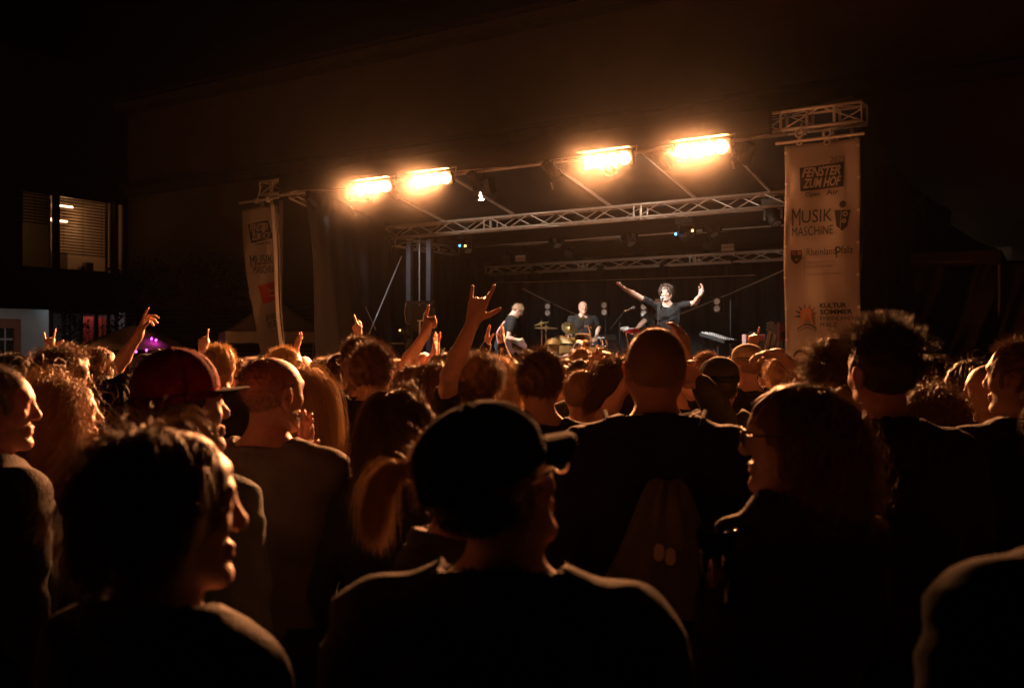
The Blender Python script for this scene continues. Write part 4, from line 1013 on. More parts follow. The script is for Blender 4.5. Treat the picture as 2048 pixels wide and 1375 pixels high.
def hair_geo(style, seed, q=1.0, h=.006):
    "q: how many strands, relative. returns verts, quads in head frame"
    parts = []; E = lambda c, r, k=.03, R_=None: ('e', np.array(c, float), np.array(r, float), R_ if R_ is not None else I3, k, 1)
    Cc = lambda a, b, ra, rb, k=.03: ('c', np.array(a, float), np.array(b, float), ra, rb, k, 1)
    n = lambda x: int(x*q); w_ = 1/ (q**.5); S_ = strands
    if style == 'buzz': parts += [hair_cap(h, .005, cut=-.05, seed=seed, rough=.0), S_(n(5000), .008, 2, seed, comb=(0, 0, 0), lift=1, rough=.3, width=.0009*w_)]
    elif style == 'receding': parts += [S_(n(4200), .011, 2, seed, 'receding', comb=(0, 0, 0), lift=1, rough=.4, width=.0009*w_), S_(n(900), .006, 2, seed+1, comb=(0, 0, 0), lift=1, width=.0006*w_)]
    elif style == 'bald': parts += [S_(n(2500), .005, 2, seed, 'full', comb=(0, 0, 0), lift=1, rough=.3, width=.0006*w_)]
    elif style == 'short': parts += [hair_cap(h, .010, cut=-.055, seed=seed), S_(n(6500), .032, 4, seed, comb=(.15, .35, -.1), lift=.5, rough=.28, width=.0011*w_, clump=n(260), grav=.08), S_(n(700), .042, 4, seed+1, 'top', comb=(.2, .4, .2), rough=.35, width=.0009*w_)]
    elif style == 'crop': parts += [hair_cap(h, .009, cut=-.055, seed=seed, rough=.002), S_(n(6500), .016, 3, seed, comb=(0, .05, .0), lift=1, rough=.3, width=.001*w_)]
    elif style == 'quiff': parts += [hair_cap(h, .008, cut=-.05, seed=seed, rough=.002, extra=[E((0, .01, .10), (.065, .085, .035))]), S_(n(5000), .012, 3, seed, lift=1, rough=.25, comb=(0, 0, 0), width=.001*w_),
                                     S_(n(3800), .06, 6, seed+2, 'top', comb=(.1, .3, .7), lift=.5, rough=.35, curl=.005, freq=90, width=.0012*w_, clump=n(200), start_r=1.12)]
    elif style == 'curly': parts += [hair_cap(h, .024, cut=-.055, seed=seed, rough=.006), S_(n(5200), .06, 9, seed, comb=(0, 0, .1), lift=1, rough=.5, curl=.009, freq=190, width=.0012*w_, clump=n(420), grav=.05), S_(n(500), .08, 9, seed+5, lift=1, rough=.8, curl=.008, freq=150, width=.0009*w_)]
    elif style == 'frizzy': parts += [hair_cap(h, .025, cut=-.13, seed=seed, rough=.008, extra=[E((0, -.04, -.07), (.11, .075, .12))], facecut=1.0),
                                      S_(n(6500), .17, 14, seed, comb=(0, -.1, -.1), lift=.8, rough=.5, grav=.22, curl=.010, freq=110, width=.0013*w_, wig=.25, clump=n(300), hull=[(SKC, SKR*1.3), (np.array([0, -.04, -.07]), np.array([.11, .075, .12]))])]
    elif style == 'wavy': parts += [hair_cap(h, .013, cut=-.26, seed=seed, rough=.006, extra=[E((0, -.045, -.09), (.095, .06, .15)), Cc((.065, .0, -.06), (.075, .0, -.2), .035, .03), Cc((-.065, .0, -.06), (-.075, .0, -.2), .035, .03)], facecut=.95),
                                    S_(n(7500), .30, 16, seed, comb=(0, .1, .0), lift=.6, rough=.35, grav=.38, curl=.017, freq=62, width=.0014*w_, wig=.14, clump=n(240), hull=[(SKC, SKR*1.12), (np.array([0, -.045, -.09]), np.array([.09, .06, .15]))])]
    elif style == 'long': parts += [hair_cap(h, .010, cut=-.27, seed=seed, rough=.003, extra=[E((0, -.05, -.10), (.085, .05, .16)), Cc((.062, -.01, -.05), (.068, -.01, -.2), .03, .026), Cc((-.062, -.01, -.05), (-.068, -.01, -.2), .03, .026)], facecut=.95),
                                    S_(n(8000), .32, 14, seed, comb=(0, .0, .0), lift=.14, rough=.13, grav=.5, width=.0013*w_, wig=.035, clump=n(180), hull=[(SKC, SKR*1.08), (np.array([0, -.05, -.10]), np.array([.085, .05, .16]))])]
    elif style == 'bob': parts += [hair_cap(h, .010, cut=-.135, seed=seed, rough=.003, extra=[E((0, -.03, -.05), (.084, .08, .10))], facecut=1.0),
                                   S_(n(8500), .215, 12, seed, comb=(0, .0, .0), lift=.14, rough=.13, grav=.45, width=.0013*w_, wig=.03, lvar=.18, clump=n(200), hull=[(SKC, SKR*1.09), (np.array([0, -.03, -.05]), np.array([.087, .083, .10]))])]
    elif style == 'pony': parts += [hair_cap(h, .008, cut=-.06, seed=seed, rough=.002, extra=[E((0, -.122, .022), (.022, .024, .022), .01)]),
                                    S_(n(3800), .03, 5, seed, comb=(0, -1.2, .1), lift=.2, rough=.1, grav=0, width=.0011*w_)]
    elif style == 'bun': parts += [hair_cap(h, .018, cut=-.055, seed=seed, rough=.005, extra=[E((0, -.06, .12), (.045, .045, .04), .02)]),
                                   S_(n(5500), .06, 9, seed, comb=(0, -.2, .3), lift=.9, rough=.5, curl=.010, freq=150, width=.0012*w_, clump=n(350), grav=0), S_(n(1300), .12, 10, seed+5, comb=(-.3, 0, 0), lift=1, rough=.8, curl=.012, freq=90, width=.0009*w_, grav=.1)]
    elif style == 'smooth': parts += [hair_cap(h, .016, cut=-.075, seed=seed, rough=.003, extra=[E((0, -.035, -.01), (.084, .085, .075))], facecut=1.0),
                                     S_(n(9000), .105, 9, seed, comb=(.25, .15, .1), lift=.22, rough=.16, grav=.3, width=.0013*w_, wig=.06, clump=n(200), hull=[(SKC, SKR*1.13), (np.array([0, -.035, -.01]), np.array([.087, .088, .08]))])]
    elif style == 'curlbob': parts += [hair_cap(h, .012, cut=-.15, seed=seed, rough=.004, extra=[E((0, -.035, -.06), (.090, .080, .11))], facecut=1.0),
                                   S_(n(9000), .23, 16, seed, comb=(0, -.1, .0), lift=.2, rough=.2, grav=.42, curl=.009, freq=75, width=.0014*w_, wig=.14, lvar=.25, clump=n(320), hull=[(SKC, SKR*1.1), (np.array([0, -.035, -.06]), np.array([.092, .082, .11]))])]
    elif style == 'shaggy': parts += [hair_cap(h, .012, cut=-.085, seed=seed, rough=.005, extra=[E((0, -.03, -.02), (.082, .08, .075))], facecut=1.0),
                                      S_(n(7500), .085, 9, seed, comb=(0, -.1, .1), lift=.45, rough=.35, grav=.35, width=.0012*w_, wig=.12, curl=.004, freq=70, clump=n(260), hull=[(SKC, SKR*1.09)])]
    if style in ('short', 'bob', 'long', 'wavy', 'curlbob', 'shaggy', 'pony', 'crop', 'curly'):
        parts.append(S_(n(320), .035 if style in ('short', 'crop') else .065, 6, seed+77, comb=(0, -.15, .1), lift=.8, rough=.6, grav=.1, width=.0007*w_, wig=.2, start_r=1.08))
    if style == 'pony':
        rs = np.random.RandomState(seed+9); m = n(2600); s = 14; P = np.array([0, -.135, .025])+rs.normal(0, .006, (m, 3)); D = nrm_rows(np.array([.0, -1.0, .35])+rs.normal(0, .24, (m, 3))); pts = [P.copy()]
        st = rs.uniform(.009, .016, m)
        for i in range(s):
            D = nrm_rows(D+np.array([0, .02, -.28])+rs.normal(0, .07, (m, 3))); P = P+D*st[:, None]; pts.append(P.copy())
        parts.append(ribbons(np.stack(pts, 1), .0013*w_, rs))
    vs = []; qs = []; b = 0
    for v, f in parts: vs.append(v); qs.append(f+b); b += len(v)
    return np.concatenate(vs), np.concatenate(qs)
def nrm_rows(a): return a/np.linalg.norm(a, axis=1)[:, None]

# ---- headgear, in the head frame -----------------------------------------
def cap_geo(flat=False, seg=28, back=False, tall=1.0):
    rx, ry, rz = .088, .112, .086*tall; c = Vector((0, -.016, .054))
    dome = MB(); rings = 9
    def dp(a, e, g=0): return c+Vector(((rx+g)*math.cos(a)*math.cos(e), (ry+g)*math.sin(a)*math.cos(e), (rz+g)*math.sin(e)**(.9)))
    dome.slab(lambda u, v: dp(2*math.pi*u, math.pi/2*v*.995+.0), seg, rings, (0, 0, .0025)); dome.lathe(c+Vector((0, 0, rz-.001)), (0, 0, 1), [(0, .009), (.004, .008), (.006, .002)], 10)
    for k in range(6):
        a = math.pi/2+math.pi/6+2*math.pi*k/6; dome.tube([dp(a, e, .002) for e in np.linspace(.02, 1.5, 9)], .0012, 5)
    # sweat band below the dome
    dome.slab(lambda u, v: c+Vector(((rx+.001)*math.cos(2*math.pi*u), (ry+.001)*math.sin(2*math.pi*u), -.030*v*(.75 if math.sin(2*math.pi*u) > -.5 else 1))), seg*2, 2, (0, 0, 0.0001))
    vis = MB()
    def brim(u, v):
        a = math.pi/2+(u-.5)*1.9; L = .080*(1-((u-.5)*2)**2*.5); x = (rx+.002)*math.cos(a); y = (ry-.002)*math.sin(a)
        cv = (0 if flat else .020)*(((u-.5)*2)**2); return c+Vector((x*(1-.02*v), y+L*v, -.012-cv-.018*v*(0.4 if flat else 1)+.004))
    vis.slab(brim, 20, 6, (0, 0, .003)); return dome, vis
def hat_geo():
    m = MB(); m.lathe((0, -.014, .045), (0, 0, 1), [(-.004, .082), (0, .128), (.004, .13), (.007, .128), (.006, .094), (.03, .093), (.075, .090), (.098, .080), (.104, .06), (.106, .0001)], 28); return m
def glasses_geo(sun=False):
    f = MB(); l = MB()
    for s in (-1, 1):
        pts = [(.034*s+.026*math.cos(t)*(1 if abs(math.cos(t)) < .9 else .97), .106+.002*abs(math.cos(t)), .008+.019*math.sin(t)) for t in [2*math.pi*i/18 for i in range(18)]]
        f.tube(pts, .0022, 6, close=True)
        f.tube([(.060*s, .104, .014), (.074*s, .085, .016), (.083*s, .0, .014), (.083*s, -.025, .0)], .0020, 5)
        l.add([(p[0], p[1]-.001, p[2]) for p in pts], [tuple(range(18))])
    f.tube([(-.010, .107, .014), (0, .110, .017), (.010, .107, .014)], .0018, 5); return f, l

PEOPLE = []
def build_person(x, y, H, yaw, label, z0=0.0, hair=None, hcol='dark', top='black', wear='tee', skin='fair', arms=(None, None), hyaw=0, tilt=0, roll=0, fem=0, build=1.0,
                 h=.008, cap=None, capcol='black', glasses=None, seed=0, q=1.0, group='concert goers in the crowd', sit=False, lean=0, zfine=1.40, detail=True, name='person', headphones=False, legs=None, hoodie_back=None, cat='person', beard=None, brows=False, bands=()):
    sc = H/1.75
    o = bpy.data.objects.new(name, None); o.empty_display_size = .2; COL.objects.link(o); o.location = (x, y, z0); o.rotation_euler = (R(lean), 0, R(yaw)); o.scale = (sc,)*3
    tag(o, label, cat, group)
    def loc(p): # world point -> person frame
        return np.array((Matrix.Translation((x, y, z0)) @ Matrix.Rotation(R(yaw), 4, 'Z') @ Matrix.Rotation(R(lean), 4, 'X') @ Matrix.Scale(sc, 4)).inverted() @ Vector(p))
    def locd(d): return np.array((Matrix.Rotation(R(yaw), 3, 'Z') @ Matrix.Rotation(R(lean), 3, 'X')).inverted() @ Vector(d))
    A = []
    for i, s in ((0, 1), (1, -1)):
        a = arms[i]
        if isinstance(a, dict) and a.get('world'):
            a = dict(e=loc(a['e']), w=loc(a['w']), d=locd(a['d']), n=locd(a['n']), pose=a['pose'])
        A.append(a)
    parts, HM = make_body(A, R(hyaw), R(tilt), R(roll), fem, build, wear, h, seed=seed, sit=sit, zfine=zfine, detail=detail, legs=legs)
    mats = {'body': SKIN[skin], 'shirt': CL[top], 'jacket': CL[top], 'trousers': m_trousers, 'shoes': m_shoe}
    for k, (v, f) in parts.items():
        nm = {'shoes': 'footwear'}.get(k, k); mesh_obj(nm, v, quads=f, material=mats[k], parent=o, world=False)
    if hair:
        v, f = hair_geo(hair, seed, q, max(.005, min(h, .008)))
        if cap:
            cc = np.array([0, -.014, .035]); rr = np.array([.085, .109, .094]); q_ = (v-cc)/rr; m_ = np.linalg.norm(q_, axis=1)
            sel = (m_ > .95) & (v[:, 2] > -.005); v[sel] = (cc+q_/m_[:, None]*rr*.95)[sel]
        mesh_obj('hair', xf_np(HM, v), quads=f, material=HAIR[hcol], parent=o, world=False)
    if beard or brows:
        rs = np.random.RandomState(seed+3); vs_ = []; fs_ = []; bb0 = 0
        def addr(P, D, L, seg, w_):
            nonlocal bb0
            pts = [P]
            for _ in range(seg): P = P+D*L/seg; D = nrm_rows(D+rs.normal(0, .25, D.shape)); pts.append(P)
            a_, b_ = ribbons(np.stack(pts, 1), w_, rs); vs_.append(a_); fs_.append(b_+bb0); bb0 += len(a_)
        if beard:
            n_ = int(2600*q+400); d_ = nrm_rows(rs.normal(0, 1, (n_, 3))); d_ = d_[(d_[:, 2] < .15) & (d_[:, 1] > -.25) & ~((np.abs(d_[:, 0]) < .28) & (d_[:, 2] > -.15) & (d_[:, 1] > .8))]
            addr(np.array([0, .018, -.058])+d_*np.array([.060, .068, .052]), nrm_rows(d_+rs.normal(0, .3, d_.shape)+[0, 0, -.4]), beard, 3, .0010)
            x_ = rs.uniform(-.028, .028, 220); addr(np.stack([x_, .090-.02*(x_/.028)**2, -.042+0*x_], 1), nrm_rows(rs.normal(0, .3, (220, 3))+[0, .4, -1]), min(.009, beard), 2, .0009)
        if brows:
            for s_ in (-1, 1):
                t_ = rs.uniform(0, 1, 170); P_ = np.stack([s_*(.012+.036*t_), .089-.018*t_**2, .030+.008*np.sin(t_*2.4)], 1)+rs.normal(0, .0013, (170, 3)); addr(P_, nrm_rows(np.array([s_*.9, .35, .25])+rs.normal(0, .25, (170, 3))), .010, 2, .0009)
        v_ = xf_np(HM, np.concatenate(vs_)); mesh_obj('beard' if beard else 'eyebrow', v_, quads=np.concatenate(fs_), material=HAIR[hcol], parent=o, world=False)
    for i_ in bands:
        w_, e_ = np.array(A[i_]['w']), np.array(A[i_]['e']); d_ = nrm(w_-e_); bnd = MB(); bnd.tube([w_-d_*.035, w_-d_*.030, w_-d_*.016, w_-d_*.011], [.030, .0345, .0345, .030], 16); bo = bnd.build('wristband', CL['matte'], smooth=True); bo.parent = o
    def put(m, nm, mt, par=o, smooth=True):
        m.v = [tuple(HM @ Vector(p)) for p in m.v]; ob = m.build(nm, mt, smooth=smooth); ob.parent = par; return ob
    if cap == 'hat': put(hat_geo(), 'hat', CL[capcol])
    elif cap:
        d_, v_ = cap_geo(flat=(cap == 'flat'), tall=1.3 if cap == 'flat' else 1.0)
        if cap == 'backwards':
            for mm in (d_, v_): mm.v = [(-p[0], -.028-p[1], p[2]) for p in mm.v]
        c_ = put(d_, 'cap', CL[capcol]); put(v_, 'visor', CL['matte'] if cap == 'flat' else CL[capcol], c_)
    if glasses:
        f_, l_ = glasses_geo(); g_ = put(f_, 'spectacles', m_chrome if glasses == 'metal' else m_black); put(l_, 'spectacle_lens', m_sun if glasses == 'sun' else gl, g_, False)
    PEOPLE.append(o); o['_hm'] = 1; del o['_hm']
    return o, HM
def arm_px(e, w_, tip, n, pose):
    "arm given by pixels and depth: elbow, wrist, fingertip; n is the way the palm faces in the world"
    E_, W_, T_ = W(*e), W(*w_), W(*tip); return dict(world=True, e=E_, w=W_, d=T_-W_, n=n, pose=pose)
def crowd(px, tp, d, yaw, label, hb=.0, **k):
    "px column and top row of the head in the photo, d metres away; hb hair height above the skull at height 1.75"
    X = (px-1024)/FPX*d; Ht = CAMZ+(700-tp)/FPX*d; H = Ht/(1+hb/1.75)
    if 'h' not in k: k['h'] = float(np.clip(.0022*d, .005, .011))
    if 'q' not in k: k['q'] = float(np.clip(3.2/d, .25, 1.15))
    k.setdefault('seed', int(px*7+tp) % 9973)
    return build_person(X, d, H, yaw, label, **k)
# ================================================================== STAGE GEAR
m_gold = mat('drum_gold', (.4, .22, .07), .3, metal=.4, noise=.15, nscale=12)
m_cym = mat('cymbal_bronze', (.55, .38, .16), .3, metal=.95, noise=.15, nscale=30)
m_refl = mat('reflector', (.95, .95, .95), .3, metal=.35); m_rimor = mat('reflector_rim', (.6, .25, .1), .4, metal=.6)
m_ledw = mat('led_face', (.35, .33, .3), .3, metal=.5, noise=.5, nscale=80)
def zpix(py, Y): return z_at(py, Y)
# pairs of round lamps on thin stands
GB = 'upright twin lamp units along the back of the stage'
for px, py, lab in ((1098, 619, 'twin round lamp on a stand left of the drummer'), (1211, 617, 'twin round lamp on a stand right of the drummer'), (1290, 620, 'twin round lamp half hidden behind the singer'), (1436, 610, 'twin round lamp on a stand right of the singer')):
    v = 5.4; p = SP(px, py, v); o = empty('twin_lamp', (p.x, p.y, SZ), lab, 'stage lamp', GB)
    MB().box(p, (.155, .10, .29), SAX).build('housing', m_black, o)
    for s in (-.07, .07):
        q = p+Z3*s-V3*.052
        e_ = MB().lathe(q, -V3, [(0, .066), (.012, .066), (.012, .060), (0, .060)], 22, cap=False).build('lamp_rim', m_rimor, o, smooth=False)
        MB().lathe(q, -V3, [(.010, .059), (-.0, .05), (.0, .02), (.012, .012), (.014, .001)], 22, cap=False).build('reflector_bowl', m_refl, o, smooth=True)
    MB().tube([(p.x, p.y, SZ+.02), (p.x, p.y, p.z-.14)], .011).build('pole', m_dark, o)
    MB().lathe((p.x, p.y, SZ), (0, 0, 1), [(0, .18), (.02, .18), (.025, .02)], 18).build('base', m_dark, o)
# moving head lamps and fixed lamps on the trusses
def moving_head(px, py, v, label, lit=None, s=1.0, dirn=(0.2, -.5, -.8)):
    p = SP(px, py, v); o = empty('moving_head_lamp', p, label, 'stage lamp', 'moving lamps hung from the trusses')
    MB().box(p+Z3*.19*s, (.30*s, .22*s, .10*s), SAX).build('base', m_black, o)
    b = MB()
    for q in (-1, 1): b.box(p+U3*.125*s*q+Z3*.05*s, (.035*s, .09*s, .22*s), SAX)
    b.box(p+Z3*.135*s, (.28*s, .1*s, .03*s), SAX); b.build('yoke', m_black, o)
    d = nrm(dirn); d = Vector(d)
    MB().lathe(p-Z3*.02*s, d, [(-.13*s, .05*s), (-.12*s, .085*s), (0, .10*s), (.09*s, .095*s), (.13*s, .08*s), (.12*s, .07*s)], 18).build('head', m_black, o, smooth=True)
    MB().lathe(p-Z3*.02*s, d, [(.121*s, .068*s), (.128*s, .04*s), (.13*s, .002)], 18).build('lens', m_ledw, o)
    MB().tube([p+Z3*.24*s, p+Z3*.32*s], .02*s, 6).build('clamp', m_alu, o)
    if lit:
        for (du, dz, c) in lit:
            n_ = 'glint_%s' % c
            mm = {'blue': mat('indicator_blue', (.1, .4, .9), .4, emit=(.1, .45, 1), es=9), 'amber': mat('indicator_amber', (1, .6, .1), .4, emit=(1, .55, .1), es=9)}[c]
            MB().lathe(p+U3*du+Z3*dz-V3*.13, -V3, [(0, .022), (.01, .018), (.014, .002)], 10).build('indicator_light', mm, o)
    return o
moving_head(934, 490, 3.6, 'moving lamp with amber and blue glints at the left of the middle truss', [(-.09, -.02, 'blue'), (.05, -.03, 'amber')], 1.1)
moving_head(1374, 466, 3.6, 'moving lamp with blue and amber glints right of centre', [(-.16, -.02, 'blue'), (.16, .02, 'amber')], 1.1, (.6, -.3, .5))
moving_head(1112, 478, 4.7, 'black moving lamp on the middle truss left of centre', s=1.2)
moving_head(1258, 474, 4.7, 'black moving lamp on the middle truss in the centre', s=1.2)
moving_head(968, 468, 4.7, 'black moving lamp at the left end of the middle truss', s=1.1)
moving_head(1424, 455, 4.7, 'black moving lamp between two lengths of the middle truss', s=1.2)
moving_head(1548, 432, 2.6, 'black moving lamp at the right end of the bright truss', s=1.1)
def led_par(px, py, v, label, s=1.0):
    p = SP(px, py, v); o = empty('led_lamp', p, label, 'stage lamp', 'round LED lamps facing down on the rear trusses')
    d = Vector(nrm((-.25, -.75, -.6)))
    MB().lathe(p, d, [(-.11*s, .03*s), (-.1*s, .07*s), (0, .095*s), (.01*s, .095*s), (.01*s, .08*s)], 20).build('housing', m_black, o, smooth=False)
    MB().lathe(p, d, [(.002, .08*s), (.006, .04*s), (.007, .001)], 20).build('lens', m_ledw, o)
    MB().tube([p, p+Z3*.16*s], .01, 6).build('yoke', m_dark, o)
for i, (px, py, v) in enumerate(((1014, 516, 4.9), (1137, 508, 4.9), (1275, 500, 4.9), (1414, 491, 4.9), (1068, 545, 6.2), (1202, 540, 6.2), (1328, 532, 6.2), (1471, 522, 6.2))):
    led_par(px, py, v, ['first round LED lamp from the left below the middle truss', 'second round LED lamp from the left below the middle truss', 'third round LED lamp from the left below the middle truss', 'rightmost round LED lamp below the middle truss',
        'leftmost round LED lamp on the rearmost truss', 'second round LED lamp from the left on the rearmost truss', 'third round LED lamp from the left on the rearmost truss', 'rightmost round LED lamp on the rearmost truss'][i])
for px, py, lab in ((1043, 517, 'left pale flat strobe panel under the middle truss'), (1457, 495, 'right pale flat strobe panel under the middle truss')):
    p = SP(px, py, 4.9); o = empty('strobe_panel', p, lab, 'stage lamp', 'flat strobe panels')
    MB().box(p, (.27, .08, .15), SAX).build('housing', m_black, o)
    b = MB()
    for k in (-1, 1): b.box(p-V3*.045+Z3*.034*k, (.25, .01, .058), SAX)
    b.build('glass_face', mat('strobe_glass', (.5, .47, .43), .25, noise=.2, nscale=60), o); MB().tube([p+Z3*.07, p+Z3*.2], .012, 6).build('bracket', m_dark, o)
# hanging lamp and clip under the canopy
p = SP(968, 372, .6); o = empty('hanging_lamp', p, 'black box lamp with a white clip hung under the canopy left of centre', 'stage lamp')
MB().box(p, (.34, .2, .26), (U3, (V3+Z3*.4).normalized(), (Z3-V3*.4).normalized())).build('housing', m_black, o); MB().tube([p+Z3*.1, p+Z3*.45], .015, 6).build('yoke', m_dark, o)
b = MB(); q = SP(961, 392, .3); b.box(q, (.05, .01, .14), ((U3+Z3*.4).normalized(), V3, (Z3-U3*.4).normalized())); b.box(q-Z3*.06, (.12, .01, .03), SAX); b.build('clip', mat('white_tape', (.8, .8, .8), .5), o)
for px, py, lab in ((700, 395, 'small white tag dangling left of the side truss'), (1104, 372, 'small white tag dangling under the canopy centre'), (1466, 330, 'folded white tag dangling right of the rightmost lamp bar')):
    p = SP(px, py, .4); o = empty('paper_tag', p, lab, 'tag', 'pale tags dangling under the canopy')
    MB().box(p, (.03, .004, .12), ((U3+Z3*.3).normalized(), V3, (Z3-U3*.3).normalized())).build('paper', MATS['white_tape'], o); MB().tube([p+Z3*.05, p+Z3*.35], .003, 5).build('string', m_dark, o)
# drum kit
K = lambda px, py, Y: W(px, py, Y)
dk0 = K(1150, 700, 18.2); dk_ = empty('drum_kit', (dk0.x, dk0.y, SZ+.4), 'gold drum kit with bronze cymbals around the drummer', 'drum kit')
def drum(c, r, hgt, ax, name):
    d_ = MB().lathe(c, ax, [(0, r), (hgt, r)], 26, cap=False).build(name, m_gold, dk_, smooth=True)
    MB().lathe(c, ax, [(-.012, r*1.03), (.02, r*1.03), (.02, r*1.005), (-.012, r*1.005), (-.012, r*1.03)], 26, cap=False).build('hoop', m_chrome, d_)
    MB().lathe(c, ax, [(.003, r), (.002, .001)], 26, cap=False).build('drum_head', mat('drum_skin', (.62, .56, .42), .6), d_)
cf = K(1118, 703, 17.7); fd = Vector(nrm((-.25, -1, 0)))
kd = MB().lathe(cf, -fd, [(0, .27), (.45, .27)], 32, cap=False).build('bass_drum', m_gold, dk_, smooth=True)
MB().lathe(cf, fd, [(-.03, .29), (.02, .29), (.02, .265), (-.03, .265), (-.03, .29)], 32, cap=False).build('hoop', m_gold, kd)
MB().lathe(cf, fd, [(.004, .266), (.006, .001)], 32, cap=False).build('drum_head', mat('bass_skin', (.5, .38, .18), .6), kd)
vs, fs = text_geo('KAPELLE' if False else 'AP', .05, 0); xr = Vector(nrm((1, -.25, 0)))
MB().add([cf+fd*.012+xr*(.02+.17*a)+Z3*(-.04+.085*c) for a, c in vs], fs).build('lettering', m_ink, kd)
drum(K(1108, 677, 17.7), .115, -.12, (0.1, .2, 1), 'tom_drum'); drum(K(1152, 674, 17.9), .115, -.18, (-.1, .2, 1), 'tom_drum'); drum(K(1133, 690, 17.6), .13, -.15, (0, .1, 1), 'snare_drum'); drum(K(1196, 692, 17.8), .19, -.35, (0, 0, 1), 'floor_tom')
def cymbal(px, py, Y, r, ax, standpx=None):
    c = K(px, py, Y); s_ = MB().tube([(c.x, c.y+.02, SZ+.4), c], .011, 7).build('cymbal_stand', m_chrome, dk_)
    b = MB().lathe(c, ax, [(0, r), (.012, r*.6), (.018, r*.28), (.035, r*.14), (.04, .006)], 30, cap=False); b.build('cymbal', m_cym, dk_, smooth=True)
    b = MB(); b.lathe(c, (0, 0, 1), [(-.05, .018), (-.03, .022), (.06, .008), (.07, .012), (.075, .003)], 10); b.lathe(c-Z3*.14, (0, 0, 1), [(-.02, .02), (.02, .022)], 10); b.build('clamp', m_chrome, s_)
cymbal(1083, 647, 17.8, .14, (-.25, -.12, 1)); cymbal(1092, 656, 17.7, .21, (.02, -.1, 1)); cymbal(1139, 656, 17.7, .15, (.35, -1.2, 1)); cymbal(1166, 637, 17.9, .155, (.03, -.12, 1)); cymbal(1182, 652, 18.0, .15, (0, -.1, 1))
b = MB()
for a, c in (((1150, 664), (1160, 672)), ((1160, 672), (1196, 676)), ((1176, 650), (1186, 690)), ((1182, 662), (1176, 700)), ((1092, 670), (1094, 700)), ((1132, 668), (1134, 690)), ((1204, 672), (1206, 705)), ((1212, 680), (1220, 710)), ((1196, 668), (1203, 684))):
    b.tube([K(*a, 17.75), K(*c, 17.75)], .012, 6)
b.build('hardware', m_chrome, dk_)
p = K(1216, 674, 17.3); o = empty('percussion_pad', (p.x, p.y, SZ), 'black electronic percussion pad on a stand right of the drums', 'instrument')
MB().box(p, (.26, .2, .04), ((1, 0, 0) and Vector((1, 0, 0)), Vector((0, 1, .3)).normalized(), Vector((0, -.3, 1)).normalized())).build('pad', m_black, o); MB().tube([(p.x, p.y, SZ), p], .015).build('stand', m_chrome, o)
b = MB(); b.box(p+Vector((-.13, -.05, -.01)), (.12, .1, .02)); b.build('sheet', MATS['white_tape'], o)
# microphone stands
def mic_stand(pts, Y, label, mic, micdir, base=True):
    p0 = K(pts[0][0], 700, Y); o = empty('microphone_stand', (p0.x, p0.y, SZ), label, 'microphone stand')
    P = [Vector((p0.x, p0.y, SZ+.03))]+[K(a, c, Y) for a, c in pts[1:]]
    MB().tube(P[:2], .013, 8).build('pole', m_chrome if not base else m_dark, o)
    if len(P) > 2: MB().tube(P[2:], .009, 8).build('boom', m_dark, o)
    b = MB()
    for k in range(3): a = 2*math.pi*k/3+.4; b.tube([(p0.x, p0.y, SZ+.12), (p0.x+.32*math.cos(a), p0.y+.32*math.sin(a), SZ+.015)], .01, 6)
    b.build('tripod_foot', m_dark, o)
    mpos = K(*mic, Y-.02); d = Vector(nrm(micdir))
    m1 = MB().lathe(mpos, d, [(-.17, .011), (-.03, .019), (-.01, .022)], 14).build('microphone', m_chrome if base else m_dark, o, smooth=True)
    MB().lathe(mpos, d, [(-.012, .022), (-.008, .027), (.015, .028), (.03, .022), (.037, .004)], 16).build('microphone_grille', mat('mic_mesh', (.25, .25, .26), .4, metal=.7), m1, smooth=True)
    return o
mic_stand([(1238, 0), (1239, 644), (1220, 657), (1246, 626), (1262, 616)], 16.4, 'boom microphone stand left of the singer', (1266, 615), (1, 0, .35))
mic_stand([(1311, 0), (1315, 650), (1315, 650), (1319, 625), (1323, 604)], 15.15, 'microphone stand directly in front of the singer', (1324, 597), (.15, .4, 1), False)
# small keyboard, red
p = K(1262, 661, 16.6); o = empty('keyboard', (p.x, p.y, SZ), 'small red keyboard with pale keys under the half hidden player', 'keyboard')
MB().box(p, (.24, .20, .07)).build('case', mat('red_plastic', (.55, .02, .03), .35), o); b = MB()
for k in range(9): b.box(p+Vector((-.105+.026*k, -.10, .037)), (.023, .1, .012))
b.build('key', MATS['white_tape'], o); b = MB(); b.tube([p+Vector((-.08, 0, -.03)), Vector((p.x+.1, p.y, SZ))], .016); b.tube([p+Vector((.08, 0, -.03)), Vector((p.x-.1, p.y, SZ))], .016); b.build('stand', m_chrome, o)
p = K(1249, 657, 16.5); o = empty('tambourine', p, 'pale oval tambourine resting beside the red keyboard', 'instrument'); MB().lathe(p, (-.2, -.3, 1), [(-.015, .07), (.015, .07), (.015, .06), (-.015, .06), (-.015, .07)], 20, cap=False).build('frame', MATS['white_tape'], o); MB().lathe(p, (-.2, -.3, 1), [(.012, .062), (.014, .001)], 20, cap=False).build('skin', mat('pale_skin', (.6, .55, .5), .6), o)
